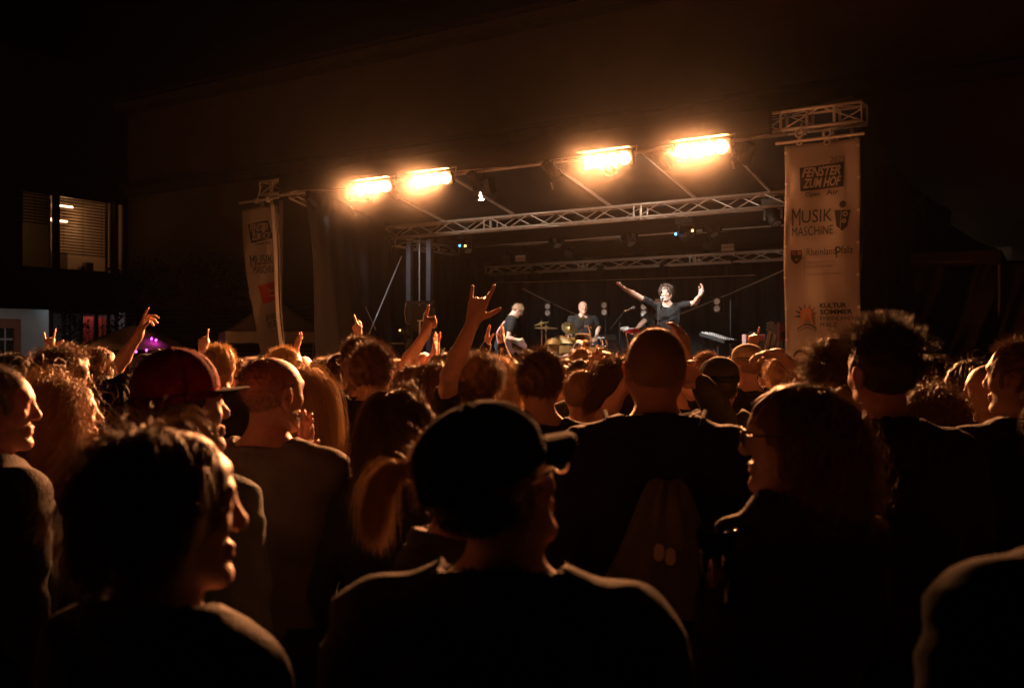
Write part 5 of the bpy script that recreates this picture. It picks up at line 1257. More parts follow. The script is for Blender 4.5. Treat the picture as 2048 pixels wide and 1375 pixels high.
# long keyboard / mixer on the right
p0, p1 = K(1412, 668, 15.6), K(1462, 683, 15.0); mid = (p0+p1)/2; m_desk = mat('desk_black', (.008, .008, .008), .7); o = empty('mixing_desk', (mid.x, mid.y, SZ), 'long black mixing desk tilted on a stand right of the singer', 'mixer')
axd = (p1-p0).normalized(); ayd = Vector((-axd.y, axd.x, 0)).normalized(); azd = axd.cross(ayd)
MB().box(mid, ((p1-p0).length, .24, .05), (axd, ayd, azd)).build('case', m_desk, o)
b = MB()
for k in range(14):
    for r_ in range(3): b.lathe(p0+axd*((p1-p0).length*(k+.5)/14)+ayd*(-.09+.07*r_)+azd*.025, azd, [(0, .008), (.014, .007), (.015, .001)], 7)
b.build('knob', MATS['white_tape'], o); b = MB(); b.tube([mid, (mid.x, mid.y, SZ)], .02); b.tube([p0+Vector((.05, 0, -.03)), (mid.x+.2, mid.y, SZ)], .015); b.build('stand', m_dark, o)
p = K(1446, 664, 15.6); o = empty('microphone_stand', (p.x, p.y, SZ), 'thin straight stand rising behind the mixing desk', 'microphone stand'); MB().tube([K(1461, 600, 15.6), Vector((K(1461, 0, 15.6).x, 15.6, SZ))], .008).build('pole', m_dark, o); MB().lathe((K(1461, 0, 15.6).x, 15.6, SZ), (0, 0, 1), [(0, .15), (.015, .15), (.02, .02)], 16).build('base', m_dark, o)
# amplifier
p = K(1507, 688, 15.2); o = empty('amplifier', (p.x, p.y, SZ), 'guitar amplifier with red panel and striped grille near the right banner', 'amplifier')
MB().box((p.x, p.y, (p.z+.15+SZ)/2), (.29, .25, p.z+.15-SZ)).build('cabinet', mat('amp_cream', (.35, .2, .17), .7), o)
MB().box((p.x, p.y-.128, p.z+.095), (.25, .012, .075)).build('control_panel', mat('amp_red', (.35, .05, .05), .5), o)
gq = MB().box((p.x, p.y-.128, p.z-.12), (.25, .010, .32)).build('grille', m_black, o); b = MB()
for k in range(-3, 10): b.box((p.x-.13+.03*k+.0, p.y-.1345, p.z-.12), (.004, .003, .30), (Vector((1, 0, .0)), Vector((0, 1, 0)), Vector((.0, 0, 1)))) if 0 <= k < 9 else None
b.build('grille_stripe', mat('amp_stripe', (.4, .4, .15), .5), gq)
MB().tube([(p.x-.06, p.y, p.z+.15), (p.x-.06, p.y, p.z+.18), (p.x+.06, p.y, p.z+.18), (p.x+.06, p.y, p.z+.15)], .01, 6).build('handle', m_dark, o)
# guitars standing in a rack
for px, lab in ((1536, 'leftmost guitar neck leaning in the rack by the banner'), (1546, 'middle guitar neck leaning in the rack by the banner'), (1556, 'rightmost guitar neck leaning in the rack by the banner')):
    a = K(px-6, 712, 15.0); t_ = K(px+4, 668 if px > 1540 else 662, 15.0); d = (t_-a).normalized(); base = a-d*.45
    o = empty('guitar', base, lab, 'guitar', 'guitars in the rack')
    s = Vector((1, 0, 0)); s = (s-d*s.dot(d)).normalized(); n_ = s.cross(d)
    MB().box((a+t_)/2, (.045, .02, (t_-a).length), (s, n_, d)).build('neck', mat('maple', (.35, .2, .09), .45), o)
    MB().box(t_+d*.07, (.075, .016, .15), (s, n_, d)).build('headstock', mat('headstock_wood', (.12, .07, .04), .4), o)
    b = MB()
    for k in range(3):
        for q in (-1, 1): b.lathe(t_+d*(.02+.045*k)+s*.037*q, s*q, [(0, .004), (.015, .009), (.022, .006)], 7)
    b.build('tuning_peg', m_chrome, o)
    b = MB(); b.lathe(base, n_, [(-.02, .15), (.02, .15)], 20); b.lathe(base+d*.2, n_, [(-.02, .11), (.02, .11)], 20); b.build('guitar_body', mat('guitar_lacquer', (.25, .06, .03), .25), o)
p = K(1566, 663, 14.6); o = empty('loudspeaker', (p.x, p.y, SZ), 'dark red loudspeaker on a pole beside the right banner', 'loudspeaker')
MB().box(p, (.14, .16, .27)).build('cabinet', mat('speaker_red', (.12, .03, .035), .6), o); MB().lathe(p+Vector((0, -.081, -.04)), (0, -1, 0), [(0, .055), (.008, .05), (.002, .02), (.006, .002)], 18).build('cone', m_black, o); MB().tube([(p.x, p.y, SZ), (p.x, p.y, p.z-.13)], .018).build('pole', m_dark, o)
# black lift frame with lamp and pale keyboard stand at the left rear
pa, pb = K(816, 602, 18.8), K(866, 608, 18.8); o = empty('lift_frame', (pa.x, pa.y, SZ), 'black lift frame at the left rear of the stage', 'frame')
b = MB(); b.box(((pa.x+pb.x)/2, 18.8, pa.z-.03), (pb.x-pa.x+.06, .08, .07)); b.build('crossbar', m_black, o)
for q in (pa, pb): MB().box((q.x, 18.8, (q.z+SZ)/2-.035), (.07, .08, q.z-SZ-.07)).build('upright', m_black, o)
MB().box(((pa.x+pb.x)/2+.0, 18.9, 2.35), (pb.x-pa.x-.1, .03, .5)).build('panel', m_black, o)
b = MB(); b.tube([K(812, 604, 18.7), K(809, 625, 18.65), K(812, 645, 18.65), K(818, 648, 18.7)], .010, 6); b.build('cable_loop', MATS['cable_grey'], o)
p = K(812, 666, 18.3); o = empty('floor_lamp', (p.x, p.y, SZ), 'round black finned lamp standing left of the lift frame', 'stage lamp')
MB().lathe(p, (1, -.5, .1), [(-.14, .05), (-.12, .085), (.08, .095), (.1, .08), (.09, .07)], 20).build('housing', m_black, o)
b = MB()
for k in range(6): b.lathe(p, (1, -.5, .1), [(-.1+.03*k, .1), (-.095+.03*k, .1)], 18)
b.build('cooling_fin', m_dark, o); b = MB(); b.tube([(p.x, p.y, SZ+.02), (p.x, p.y, p.z-.12)], .014); b.tube([p+Vector((-.0, -.11, 0)), p+Vector((0, -.1, -.14)), p+Vector((0, .1, -.14)), p+Vector((0, .11, 0))], .01, 6); b.build('stand', m_dark, o)
MB().lathe(p+Vector((-.1, -.1, .05)), (0, -1, 0), [(0, .014), (.006, .01)], 8).build('indicator_light', MATS['indicator_amber'], o)
p = K(846, 641, 18.2); o = empty('keyboard_stand', (p.x, p.y, SZ), 'pale stand with shelf and microphone in front of the lift frame', 'stand')
b = MB(); b.box(p, (.2, .12, .015)); b.build('shelf', MATS['white_tape'], o); MB().tube([(p.x-.06, p.y, SZ), (p.x-.06, p.y, p.z)], .016).build('pole', MATS['white_tape'], o)
MB().tube([p, p+Vector((.02, 0, .13)), p+Vector((.06, 0, .17))], .009, 7).build('microphone_arm', MATS['white_tape'], o); MB().lathe(p+Vector((.07, 0, .18)), (1, 0, .4), [(-.03, .012), (0, .026), (.03, .026), (.045, .008)], 12).build('microphone', mat('mic_green', (.4, .7, .6), .4), o, smooth=True)
for (a, c, Y, lab) in ((775, 812, 18.0, 'tubular handrail at the left rear of the stage'), (1372, 1402, 17.6, 'low tubular handrail behind the bald man, right of the singer')):
    A_, B_ = K(a, 687, Y), K(c, 687, Y); o = empty('handrail', (A_.x, A_.y, SZ), lab, 'railing')
    MB().tube([(A_.x, A_.y, SZ), A_-Z3*.04, A_+Vector((.04, 0, 0)), B_-Vector((.04, 0, 0)), B_-Z3*.04, (B_.x, B_.y, SZ)], .014, 8).build('rail', m_dark, o)
# ================================================================== BAND
GBAND = 'musicians on the stage'
kb = dict(group=GBAND, zfine=1.0, q=.55)
def at(px, Y): return (px-1024)/FPX*Y
def legs_for(lean):
    a = R(-lean); dn = np.array([0, math.sin(a), -math.cos(a)]); out = []
    for s in (1, -1):
        hp = np.array([.092*s, 0, .9]); fw = np.array([0, math.cos(a), math.sin(a)]); out.append((hp, hp+dn*.41+fw*.05, hp+dn*.80, hp+dn*.86+fw*.14))
    return out
build_person(at(1333, 15.6), 15.6, 1.80, 176, 'smiling singer in black T-shirt spreading both arms at the microphone', z0=SZ, hair='curly', hcol='dark', top='deep', wear='tee', skin='fair', hyaw=-16, tilt=.02*0,
             arms=(arm_px((1273, 591, 15.45), (1250, 578, 15.2), (1238, 568, 15.1), (.2, -.3, .9), 'open'), arm_px((1390, 606, 15.5), (1401, 589, 15.3), (1407, 573, 15.25), (-.5, -.4, .3), 'relaxed')), h=.007, seed=3, **kb)
build_person(at(1166, 18.6), 18.6, 1.74, 186, 'drummer with short ginger hair and beard behind gold drums', z0=SZ-.03, hair='receding', hcol='red', top='black', wear='tee', skin='fair', sit=True, build=1.2, hyaw=8,
             arms=(arm_px((1141, 668, 18.5), (1139, 680, 18.2), (1146, 690, 18.0), (0, 0, -1), 'grip'), arm_px((1198, 655, 18.6), (1192, 674, 18.3), (1188, 686, 18.1), (0, 0, -1), 'grip')), h=.008, seed=4, **kb)
lg = legs_for(-24)
o, _h = build_person(at(1027, 18.4)-.60, 18.35, 1.74, -82, 'bespectacled guitarist in black T-shirt bending over his guitar', z0=SZ+.06, hair='short', hcol='light', top='black', wear='tee', lean=-24, legs=lg, tilt=-14, glasses='metal',
             arms=(arm_px((1016, 676, 18.0), (1036, 680, 17.95), (1045, 678, 17.9), (0, .5, -.8), 'fist'), arm_px((1030, 680, 18.6), (1040, 690, 18.5), (1048, 692, 18.4), (0, -1, 0), 'grip')), h=.008, seed=5, **kb)
# wristband and strap
wb = MB(); a_, b_ = K(1034, 680, 17.95), K(1037, 680, 17.95); wb.tube([a_, b_], .036, 12); ob = wb.build('wristband', mat('green_band', (.1, .6, .12), .5)); ob.parent = o; ob.matrix_parent_inverse = (Matrix.Translation(o.location) @ o.rotation_euler.to_matrix().to_4x4() @ Matrix.Scale(o.scale[0], 4)).inverted()
g0 = K(1030, 694, 18.1); gt = empty('electric_guitar', g0, 'electric guitar with pink strap slung on the bending guitarist', 'guitar')
gb = MB(); gb.lathe(g0+Vector((-.12, 0, .02)), (.1, -1, .3), [(-.02, .16), (.02, .16)], 20); gb.lathe(g0+Vector((.1, 0, -.0)), (.1, -1, .3), [(-.02, .12), (.02, .12)], 20); gb.build('guitar_body', mat('guitar_dark', (.07, .03, .025), .3), gt)
MB().box(g0+Vector((.38, -.03, -.10)), (.5, .03, .05), (Vector((1, 0, -.25)).normalized(), Vector((0, 1, 0)), Vector((.25, 0, 1)).normalized())).build('neck', MATS['maple'], gt)
st = MB(); st.slab(lambda a, c: K(998+4*math.sin(a*3.1)*-1+13*max(0, a-.5)*2*.9+(c-.5)*4, 690-48*a, 18.12-.03*math.sin(a*3.14)), 14, 2, (0, .006, 0)); st.build('strap', mat('pink_strap', (.65, .35, .33), .6), gt, smooth=True)
build_person(at(1318, 17.2), 17.2, 1.72, 160, 'keyboard player in black mostly hidden behind the singer, arm on red keyboard', z0=SZ, hair='short', hcol='dark', top='black', wear='tee', build=1.1,
             arms=(arm_px((1286, 644, 17.0), (1272, 658, 16.75), (1262, 662, 16.6), (0, 0, -1), 'relaxed'), None), h=.009, seed=6, **kb)
build_person(at(1166, 12.9), 12.9, 1.93, 184, 'man in blue jacket, black hat and sunglasses facing the camera before the stage', hair='short', hcol='dark', top='blue', wear='jacket', skin='fair', cap='hat', capcol='black', glasses='sun', build=1.2, tilt=.0,
             arms=(arm_px((1146, 717, 12.6), (1156, 692, 12.65), (1160, 681, 12.72), (.3, .9, .1), 'fist'), None), h=.008, q=.5, seed=8, zfine=1.2, group='concert goers in the crowd')
# ================================================================== THE CROWD
def hang(): return None
# ---- nearest people
crowd(335, 830, 1.42, -28, 'woman with short tousled dark hair seen in profile at the lower left corner', hb=.035, hair='smooth', hcol='brown', top='black', wear='jacket', skin='fair', fem=1, hyaw=-36, tilt=0, brows=True, h=.0036, q=1.3, seed=21)
crowd(1008, 783, 1.50, -6, 'man in black cap and glasses standing nearest the camera in the centre', hb=.036, hair='crop', hcol='black', top='black', wear='jacket', skin='ruddy', hyaw=-44, tilt=17, brows=True, cap='cap', capcol='matte', glasses='metal', h=.0038, build=1.12, seed=22)
crowd(1590, 750, 2.12, 22, 'woman with glasses and shoulder-length dark hair turned left, right of the bald man', hb=.03, hair='curlbob', hcol='brown', top='black', wear='hoodie', skin='fair', fem=1, hyaw=60, brows=True, glasses='black', h=.0042, q=1.2, seed=23, arms=('hold', None))
crowd(1310, 654, 2.85, 0, 'broad shaven-headed man in dark jacket, his back square to the camera', hb=.006, hair='buzz', hcol='light', top='black', wear='jacket', skin='ruddy', build=1.1, h=.0055, q=1.0, seed=24)
crowd(1764, 632, 2.82, 6, 'tall man with spiky quiff and shaved sides in front of the right banner', hb=.05, hair='quiff', hcol='dark', top='black', wear='jacket', skin='ruddy', hyaw=10, build=1.12, h=.0055, seed=25, q=1.1)
crowd(378, 700, 2.5, -34, 'man in dark red flat-brimmed cap and denim jacket at the left', hb=.045, hair='crop', hcol='dark', top='denim', wear='jacket', skin='fair', hyaw=-22, tilt=7, beard=.004, brows=True, cap='flat', capcol='wine', h=.0052, seed=26)
crowd(541, 712, 3.0, -14, 'bald man in grey shirt clapping beside the red cap', hb=.004, hair='receding', hcol='dark', top='grey', wear='long', skin='ruddy', hyaw=-24, beard=.014, build=1.08, h=.0058, seed=27,
      arms=(arm_px((650, 1010, 3.2), (603, 930, 3.34), (612, 870, 3.34), (-.8, .5, 0), 'clap'), arm_px((520, 1010, 3.2), (592, 932, 3.36), (602, 874, 3.36), (.8, .5, 0), 'clap')))
crowd(-6, 730, 2.75, -42, 'old man with thin cropped grey hair in dark shirt cut off by the left edge', hb=.01, hair='crop', hcol='grey', top='charcoal', wear='jacket', skin='ruddy', hyaw=-30, beard=.003, brows=True, build=1.05, h=.0055, seed=28)
crowd(140, 745, 3.2, -30, 'woman with long wavy light brown hair beside the old man at the left edge', hb=.04, hair='wavy', hcol='light', top='charcoal', wear='long', fem=1, hyaw=-34, tilt=6, h=.006, seed=29, q=1.1)
crowd(925, 850, 2.12, -60, 'woman with a ponytail half hidden behind the man in the black cap', hb=.01, hair='pony', hcol='light', top='charcoal', wear='jacket', fem=1, hyaw=-12, h=.005, seed=30, q=1.3)
crowd(797, 766, 2.95, -3, 'woman with straight brown chin-length bob, back to the camera', hb=.03, hair='bob', hcol='brown', top='charcoal', wear='long', fem=1, hyaw=-6, h=.006, seed=31, q=1.2)
crowd(745, 677, 4.3, 0, 'man with thick combed brown hair in a black hooded jacket', hb=.03, hair='short', hcol='brown', top='black', wear='hoodie', hyaw=-4, build=1.15, seed=32, q=1.0)
crowd(720, 664, 5.0, 22, 'man with swept hair and dark glasses peering left from behind the hooded man', hb=.035, hair='short', hcol='brown', top='black', wear='tee', hyaw=22, glasses='black', seed=33, h=.0075)
crowd(728, 704, 8.4, -4, 'person hidden behind the hooded man pointing up to the left, dark wristband', hb=.02, hair='short', hcol='dark', top='black', wear='tee', seed=133, h=.0075, bands=(1,),
      arms=(None, arm_px((721, 724, 8.2), (717, 670, 8.1), (704, 632, 8.1), (.6, .7, 0), 'point')))
crowd(757, 702, 6.1, -10, 'person hidden behind the hooded man, bare arm pointing up to the right', hb=.02, hair='short', hcol='dark', top='black', wear='tee', seed=34, h=.0065,
      arms=(arm_px((803, 742, 5.9), (850, 668, 5.8), (864, 616, 5.8), (.75, .6, 0), 'point'), None))
crowd(960, 699, 4.5, -10, 'curly-haired man raising his left hand in the horned rock sign', hb=.05, hair='curly', hcol='brown', top='black', wear='tee', hyaw=-14, seed=35, h=.0062, q=1.0,
      arms=(None, arm_px((899, 752, 4.25), (947, 640, 4.2), (964, 580, 4.2), (0, 1, 0), 'horns')))
o20, _ = crowd(872, 722, 5.0, -8, 'woman with long hair in a black shirt with small lettering on the back', hb=.02, hair='long', hcol='brown', top='black', wear='tee', fem=1, seed=36)
vs, fs = text_geo('TACFI', .03, 0); b = MB(); b.add([W(876+20*a, 812-11*c, 4.80) for a, c in vs], fs); ob = b.build('lettering', mat('shirt_print', (.5, .4, .3), .8)); ob.parent = o20
ob.matrix_parent_inverse = (Matrix.Translation(o20.location) @ Matrix.Rotation(o20.rotation_euler.z, 4, 'Z') @ Matrix.Scale(o20.scale[0], 4)).inverted()
crowd(1004, 712, 5.4, -22, 'blond woman right behind the curly-haired man', hb=.03, hair='bob', hcol='blond', top='beige', wear='tee', fem=1, seed=37)
crowd(1080, 684, 3.8, -3, 'man with wavy dark brown hair and red glowing ears in the centre', hb=.04, hair='short', hcol='brown', top='black', wear='tee', hyaw=6, seed=38, h=.0065, q=1.15)
crowd(1163, 737, 4.5, -8, 'teenager with cropped light brown hair, shorter than those around', hb=.015, hair='crop', hcol='light', top='charcoal', wear='tee', hyaw=-14, skin='ruddy', seed=39, h=.007)
crowd(1232, 711, 4.5, 0, 'woman with long wavy hair left of the shaven-headed man, arm bent up', hb=.03, hair='wavy', hcol='brown', top='black', wear='tank', fem=1, seed=40, h=.007,
      arms=(None, arm_px((1214, 826, 4.3), (1248, 778, 4.2), (1266, 758, 4.15), (0, 1, .3), 'grip')))
crowd(618, 728, 3.85, -4, 'woman with long straight blond hair and bare shoulder right of the bald clapper', hb=.025, hair='long', hcol='blond', top='black', wear='tank', fem=1, hyaw=-10, seed=41, h=.0065, q=1.0)
crowd(128, 684, 4.2, -40, 'curly-haired man with glasses in profile behind the wavy-haired woman', hb=.05, hair='curly', hcol='brown', top='black', wear='long', hyaw=-28, glasses='black', seed=42, h=.007)
crowd(200, 689, 6.1, -50, 'bearded man with floppy hair reaching one bare arm up at the left', hb=.03, hair='shaggy', hcol='brown', top='black', wear='tee', hyaw=-18, seed=43, h=.0065,
      beard=.01, arms=(None, arm_px((232, 738, 5.9), (277, 670, 5.8), (294, 624, 5.8), (.8, .2, -.5), 'droop')))
crowd(245, 738, 3.6, -8, 'person with dark shoulder-length hair left of the red cap', hb=.03, hair='bob', hcol='black', top='black', wear='long', fem=1, seed=44)
crowd(300, 706, 6.3, -65, 'person in a dark navy cap in front of the market parasol', hb=.03, hair='crop', hcol='dark', cap='cap', capcol='navy', top='black', seed=45, wear='tee')
crowd(440, 683, 5.9, -8, 'person with short blond hair right of the red cap, head bare', hb=.03, hair='short', hcol='blond', top='charcoal', wear='long', hyaw=-10, seed=46, h=.0075)
crowd(424, 706, 8.3, -4, 'person mostly hidden behind the red cap pointing one finger straight up', hb=.02, hair='short', hcol='dark', top='black', wear='tee', seed=146, h=.0075,
      arms=(None, arm_px((402, 730, 8.1), (405, 698, 8.0), (408, 664, 8.0), (0, 1, 0), 'point')))
crowd(572, 688, 6.2, -44, 'blond man with glasses at the foot of the left banner', hb=.03, hair='short', hcol='blond', top='black', wear='tee', hyaw=-22, glasses='black', seed=47, h=.0075)
crowd(583, 706, 10.4, -10, 'person behind the blond man in glasses, hand raised before the left banner', hb=.02, hair='short', hcol='dark', top='black', wear='tee', seed=147, h=.0085,
      arms=(arm_px((596, 728, 10.2), (592, 698, 10.1), (601, 666, 10.1), (.6, .7, 0), 'clap'), None))
crowd(609, 712, 10.5, -20, 'small bald sunburnt head right of the man at the banner foot', hb=.004, hair=None, top='black', skin='ruddy', seed=48)
crowd(684, 705, 5.6, -6, 'person with clipped-back brown hair left of the hooded man', hb=.01, hair='pony', hcol='brown', top='charcoal', fem=1, wear='tee', seed=49)
crowd(832, 727, 5.4, -35, 'person with side-parted brown hair below the pointing arm', hb=.02, hair='bob', hcol='brown', top='black', seed=50, wear='tee')
crowd(850, 704, 9.5, -12, 'bald man in the rows near the stage clapping above his head', hb=.004, hair=None, top='black', wear='tee', skin='ruddy', seed=51, h=.0085,
      arms=(arm_px((868, 728, 9.3), (873, 703, 9.2), (876, 678, 9.2), (.8, .3, 0), 'clap'), arm_px((858, 726, 9.3), (868, 704, 9.1), (871, 680, 9.1), (-.8, .3, 0), 'clap')))
crowd(893, 702, 6.8, 4, 'person with long dark hair between the raised arms', hb=.02, hair='long', hcol='dark', top='black', fem=1, wear='tee', seed=52)
crowd(990, 706, 9.0, -4, 'person in black sleeves clapping high behind the curly-haired man', hb=.02, hair='short', hcol='dark', top='black', wear='long', seed=53, h=.008, bands=(0, 1),
      arms=(arm_px((1012, 728, 8.8), (1004, 690, 8.6), (1007, 656, 8.6), (-.8, .3, .1), 'clap'), arm_px((958, 722, 8.8), (974, 690, 8.6), (975, 656, 8.6), (.8, .3, .1), 'clap')))
crowd(1163, 691, 7.2, -4, 'head with short fair brown hair directly below the man in blue', hb=.025, hair='short', hcol='light', top='black', wear='tee', seed=54)
crowd(1162, 708, 6.0, -8, 'dark-haired head with a thin hairband above the cropped teenager', hb=.04, hair='short', hcol='black', top='black', wear='tee', seed=55)
crowd(1206, 698, 8.6, 2, 'short brown-haired head just right of the man in blue', hb=.025, hair='short', hcol='brown', top='black', wear='tee', seed=56)
crowd(1208, 728, 5.6, 5, 'person with frizzy reddish hair, one hand raised beside the teenager', hb=.03, hair='curly', hcol='red', top='black', fem=1, wear='tee', seed=57,
      arms=(None, arm_px((1186, 775, 5.2), (1192, 748, 5.1), (1190, 722, 5.1), (.2, .9, .2), 'relaxed')))
crowd(1352, 702, 5.0, 2, 'person hidden by the shaven-headed man, one forearm raised beside his ear', hb=.02, hair='short', hcol='dark', top='black', wear='tee', seed=58, h=.007,
      arms=(arm_px((1380, 776, 4.85), (1371, 704, 4.8), (1363, 668, 4.8), (-.6, .7, .1), 'relaxed'), None))
crowd(1411, 698, 6.4, 0, 'fair-haired head behind the dark olive cap', hb=.03, hair='short', hcol='light', top='black', wear='tee', seed=59)
crowd(1437, 711, 4.4, 2, 'man in dark olive cap with his hand raised, right of the shaven-headed man', hb=.03, hair='crop', hcol='dark', cap='cap', capcol='olive', top='olive', wear='hoodie', seed=60, h=.006,
      arms=(None, arm_px((1446, 838, 4.1), (1402, 768, 4.0), (1374, 742, 4.0), (.5, -.6, -.3), 'grip')))
crowd(1493, 686, 6.4, 18, 'man in pale beige baseball cap turned to the left', hb=.03, hair='crop', hcol='light', cap='cap', capcol='beige', top='black', wear='tee', hyaw=18, seed=61, h=.007)
crowd(1530, 714, 8.6, 0, 'person behind the beige cap pointing one finger at the amplifier', hb=.02, hair='short', hcol='dark', top='black', wear='tee', seed=62, h=.007,
      arms=(None, arm_px((1510, 734, 8.4), (1505, 692, 8.3), (1511, 654, 8.3), (0, 1, 0), 'point')))
crowd(1560, 713, 6.6, 3, 'curly light-haired head right of the beige cap', hb=.03, hair='curly', hcol='light', top='black', wear='tee', seed=63)
crowd(1662, 668, 3.65, 4, 'woman with curly hair pinned up in front of the right banner', hb=.06, hair='bun', hcol='brown', top='olive', wear='long', fem=1, seed=64, h=.007, q=1.0)
crowd(1648, 704, 6.0, 5, 'person behind the pinned-up curls whose forearm reaches left', hb=.02, hair='short', hcol='dark', top='black', wear='tee', seed=65, h=.0065,
      arms=(None, arm_px((1606, 750, 5.7), (1556, 706, 5.6), (1526, 706, 5.6), (0, -.2, -1), 'relaxed')))
crowd(1846, 700, 4.8, 10, 'long-haired person just right of the tall man with the quiff', hb=.03, hair='long', hcol='dark', top='black', wear='long', fem=1, seed=66)
crowd(1850, 768, 3.7, 6, 'person with curled brown hair below, right of the tall man', hb=.03, hair='wavy', hcol='brown', top='charcoal', wear='long', fem=1, seed=67)
crowd(1893, 738, 4.9, 25, 'person with tied-back hair in front of the hooded woman at the right', hb=.01, hair='pony', hcol='brown', top='black', fem=1, wear='tee', hyaw=10, seed=68)
crowd(1938, 712, 4.1, 14, 'woman with long smooth hair over an olive hood at the right', hb=.025, hair='long', hcol='dark', top='olive', wear='hoodie', fem=1, hyaw=14, seed=69)
crowd(1984, 722, 3.9, 38, 'dark-haired man in profile facing left near the right edge', hb=.01, hair='receding', hcol='black', top='black', wear='jacket', hyaw=28, skin='tan', seed=70, h=.0065)
crowd(2044, 666, 3.2, 16, 'big man with short hair cut off by the right edge', hb=.03, hair='short', hcol='brown', top='black', wear='jacket', hyaw=28, skin='tan', build=1.2, seed=71, h=.0065)
o32, _ = crowd(2215, 668, 1.30, 20, 'person in dark fleece coat whose shoulder fills the lower right corner', hb=.02, hair='shaggy', hcol='dark', top='matte', wear='coat', build=1.15, h=.0045, seed=72)
crowd(2180, 900, 2.3, 16, 'person in dark jacket mostly outside the right edge', hb=.02, hair='short', hcol='dark', top='charcoal', wear='jacket', build=1.05, h=.006, seed=73)
crowd(28, 706, 5.0, -40, 'dark-haired person with glasses behind the old man at the left edge', hb=.02, hair='short', hcol='black', glasses='black', top='black', wear='tee', seed=74)
crowd(58, 722, 5.6, -30, 'red curly head between the old man and the curly man in glasses', hb=.03, hair='curly', hcol='red', top='black', wear='tee', seed=75)
crowd(97, 704, 8.2, -30, 'person raising two fingers behind the curly man in glasses', hb=.02, hair='short', hcol='dark', top='black', wear='tee', seed=76, h=.007,
      arms=(None, arm_px((104, 728, 8.0), (99, 700, 7.9), (99, 672, 7.9), (0, 1, 0), 'horns')))
# ---- far rows: six kinds, copied
P0 = {}
def filler(kind, px, top, d, yaw, label):
    spec = {'short': dict(hair='short', hcol='brown', top='black'), 'dark': dict(hair='short', hcol='black', top='charcoal'), 'longd': dict(hair='long', hcol='dark', top='black', fem=1),
            'fair': dict(hair='crop', hcol='light', top='grey'), 'curl': dict(hair='curly', hcol='brown', top='navy'), 'blond': dict(hair='bob', hcol='blond', top='charcoal', fem=1), 'bald': dict(hair='receding', hcol='grey', top='black')}[kind]
    if kind not in P0:
        P0[kind], _ = crowd(px, top, d, yaw, label, hb=.03, h=.0105, q=.38, wear='tee', detail=False, **spec); return
    c = copy_tree(P0[kind]); X = (px-1024)/FPX*d; H = (CAMZ+(700-top)/FPX*d)/(1+.03/1.75)
    c.location = (X, d, 0); c.rotation_euler = (0, 0, R(yaw)); c.scale = (H/1.75,)*3; c['label'] = label
LM = [(78, 'the parasol left end'), (170, 'the reaching arm at the left'), (345, 'the navy cap'), (490, 'the bald grey-shirted clapper'), (520, 'the left banner foot'), (645, 'the long blond hair'), (668, 'the clipped-back brown hair'), (800, 'the hooded man'), (812, 'the lift frame'), (910, 'the horned hand'),
      (1035, 'the bending guitarist'), (1060, 'the wavy-haired man in the centre'), (1125, 'the bass drum'), (1185, 'the man in blue'), (1235, 'the boom microphone'), (1385, 'the shaven-headed man'), (1455, 'the mixing desk'), (1475, 'the beige cap'), (1590, 'the amplifier'), (1620, 'the right banner')]
fl = [('dark', 10, 712, 7.4), ('short', 76, 714, 8.2), ('longd', 335, 712, 7.2), ('fair', 352, 716, 9.2), ('dark', 395, 716, 8.4), ('short', 482, 714, 8.6), ('curl', 505, 716, 9.6), ('dark', 524, 718, 8.0), ('blond', 530, 712, 11.),
      ('dark', 636, 716, 8.8), ('curl', 657, 716, 7.6), ('short', 641, 712, 11.5), ('bald', 791, 712, 9.0), ('blond', 800, 714, 7.4), ('dark', 818, 712, 10.5), ('short', 878, 712, 8.2), ('fair', 915, 710, 9.4), ('curl', 922, 716, 7.4),
      ('dark', 1022, 712, 8.0), ('longd', 1016, 722, 6.6), ('short', 1132, 712, 8.4), ('bald', 1128, 722, 6.6), ('dark', 1105, 708, 11.), ('curl', 1240, 712, 8.4), ('short', 1262, 706, 10.2), ('dark', 1388, 710, 8.6), ('fair', 1400, 722, 7.0), ('blond', 1452, 712, 9.0),
      ('longd', 1468, 716, 7.6), ('short', 1580, 712, 8.2), ('dark', 1598, 720, 7.0), ('curl', 1612, 712, 9.6), ('bald', 1540, 712, 10.), ('short', 1875, 730, 7.0), ('dark', 1910, 722, 8.0), ('longd', 1730, 712, 6.4), ('short', 165, 712, 7.6), ('fair', 222, 714, 8.8), ('dark', 262, 716, 7.6)]
KN = {'short': 'short brown-haired', 'dark': 'short black-haired', 'longd': 'long dark-haired', 'fair': 'close-cropped fair', 'curl': 'curly brown', 'blond': 'blond bobbed', 'bald': 'grey balding'}
used = set()
for kind, px, top, d in fl:
    k = sorted(LM, key=lambda q: abs(q[0]-px))
    lab = None
    for c in k:
        for rel in (('left of' if px < c[0] else 'right of'),):
            t = '%s head in the far rows %s %s' % (KN[kind], rel, c[1])
            if t not in used and lab is None: lab = t; used.add(t)
        if lab: break
    filler(kind, px, top, d, -((px-1024)/FPX*30)*-1-random.uniform(-12, 18), lab)
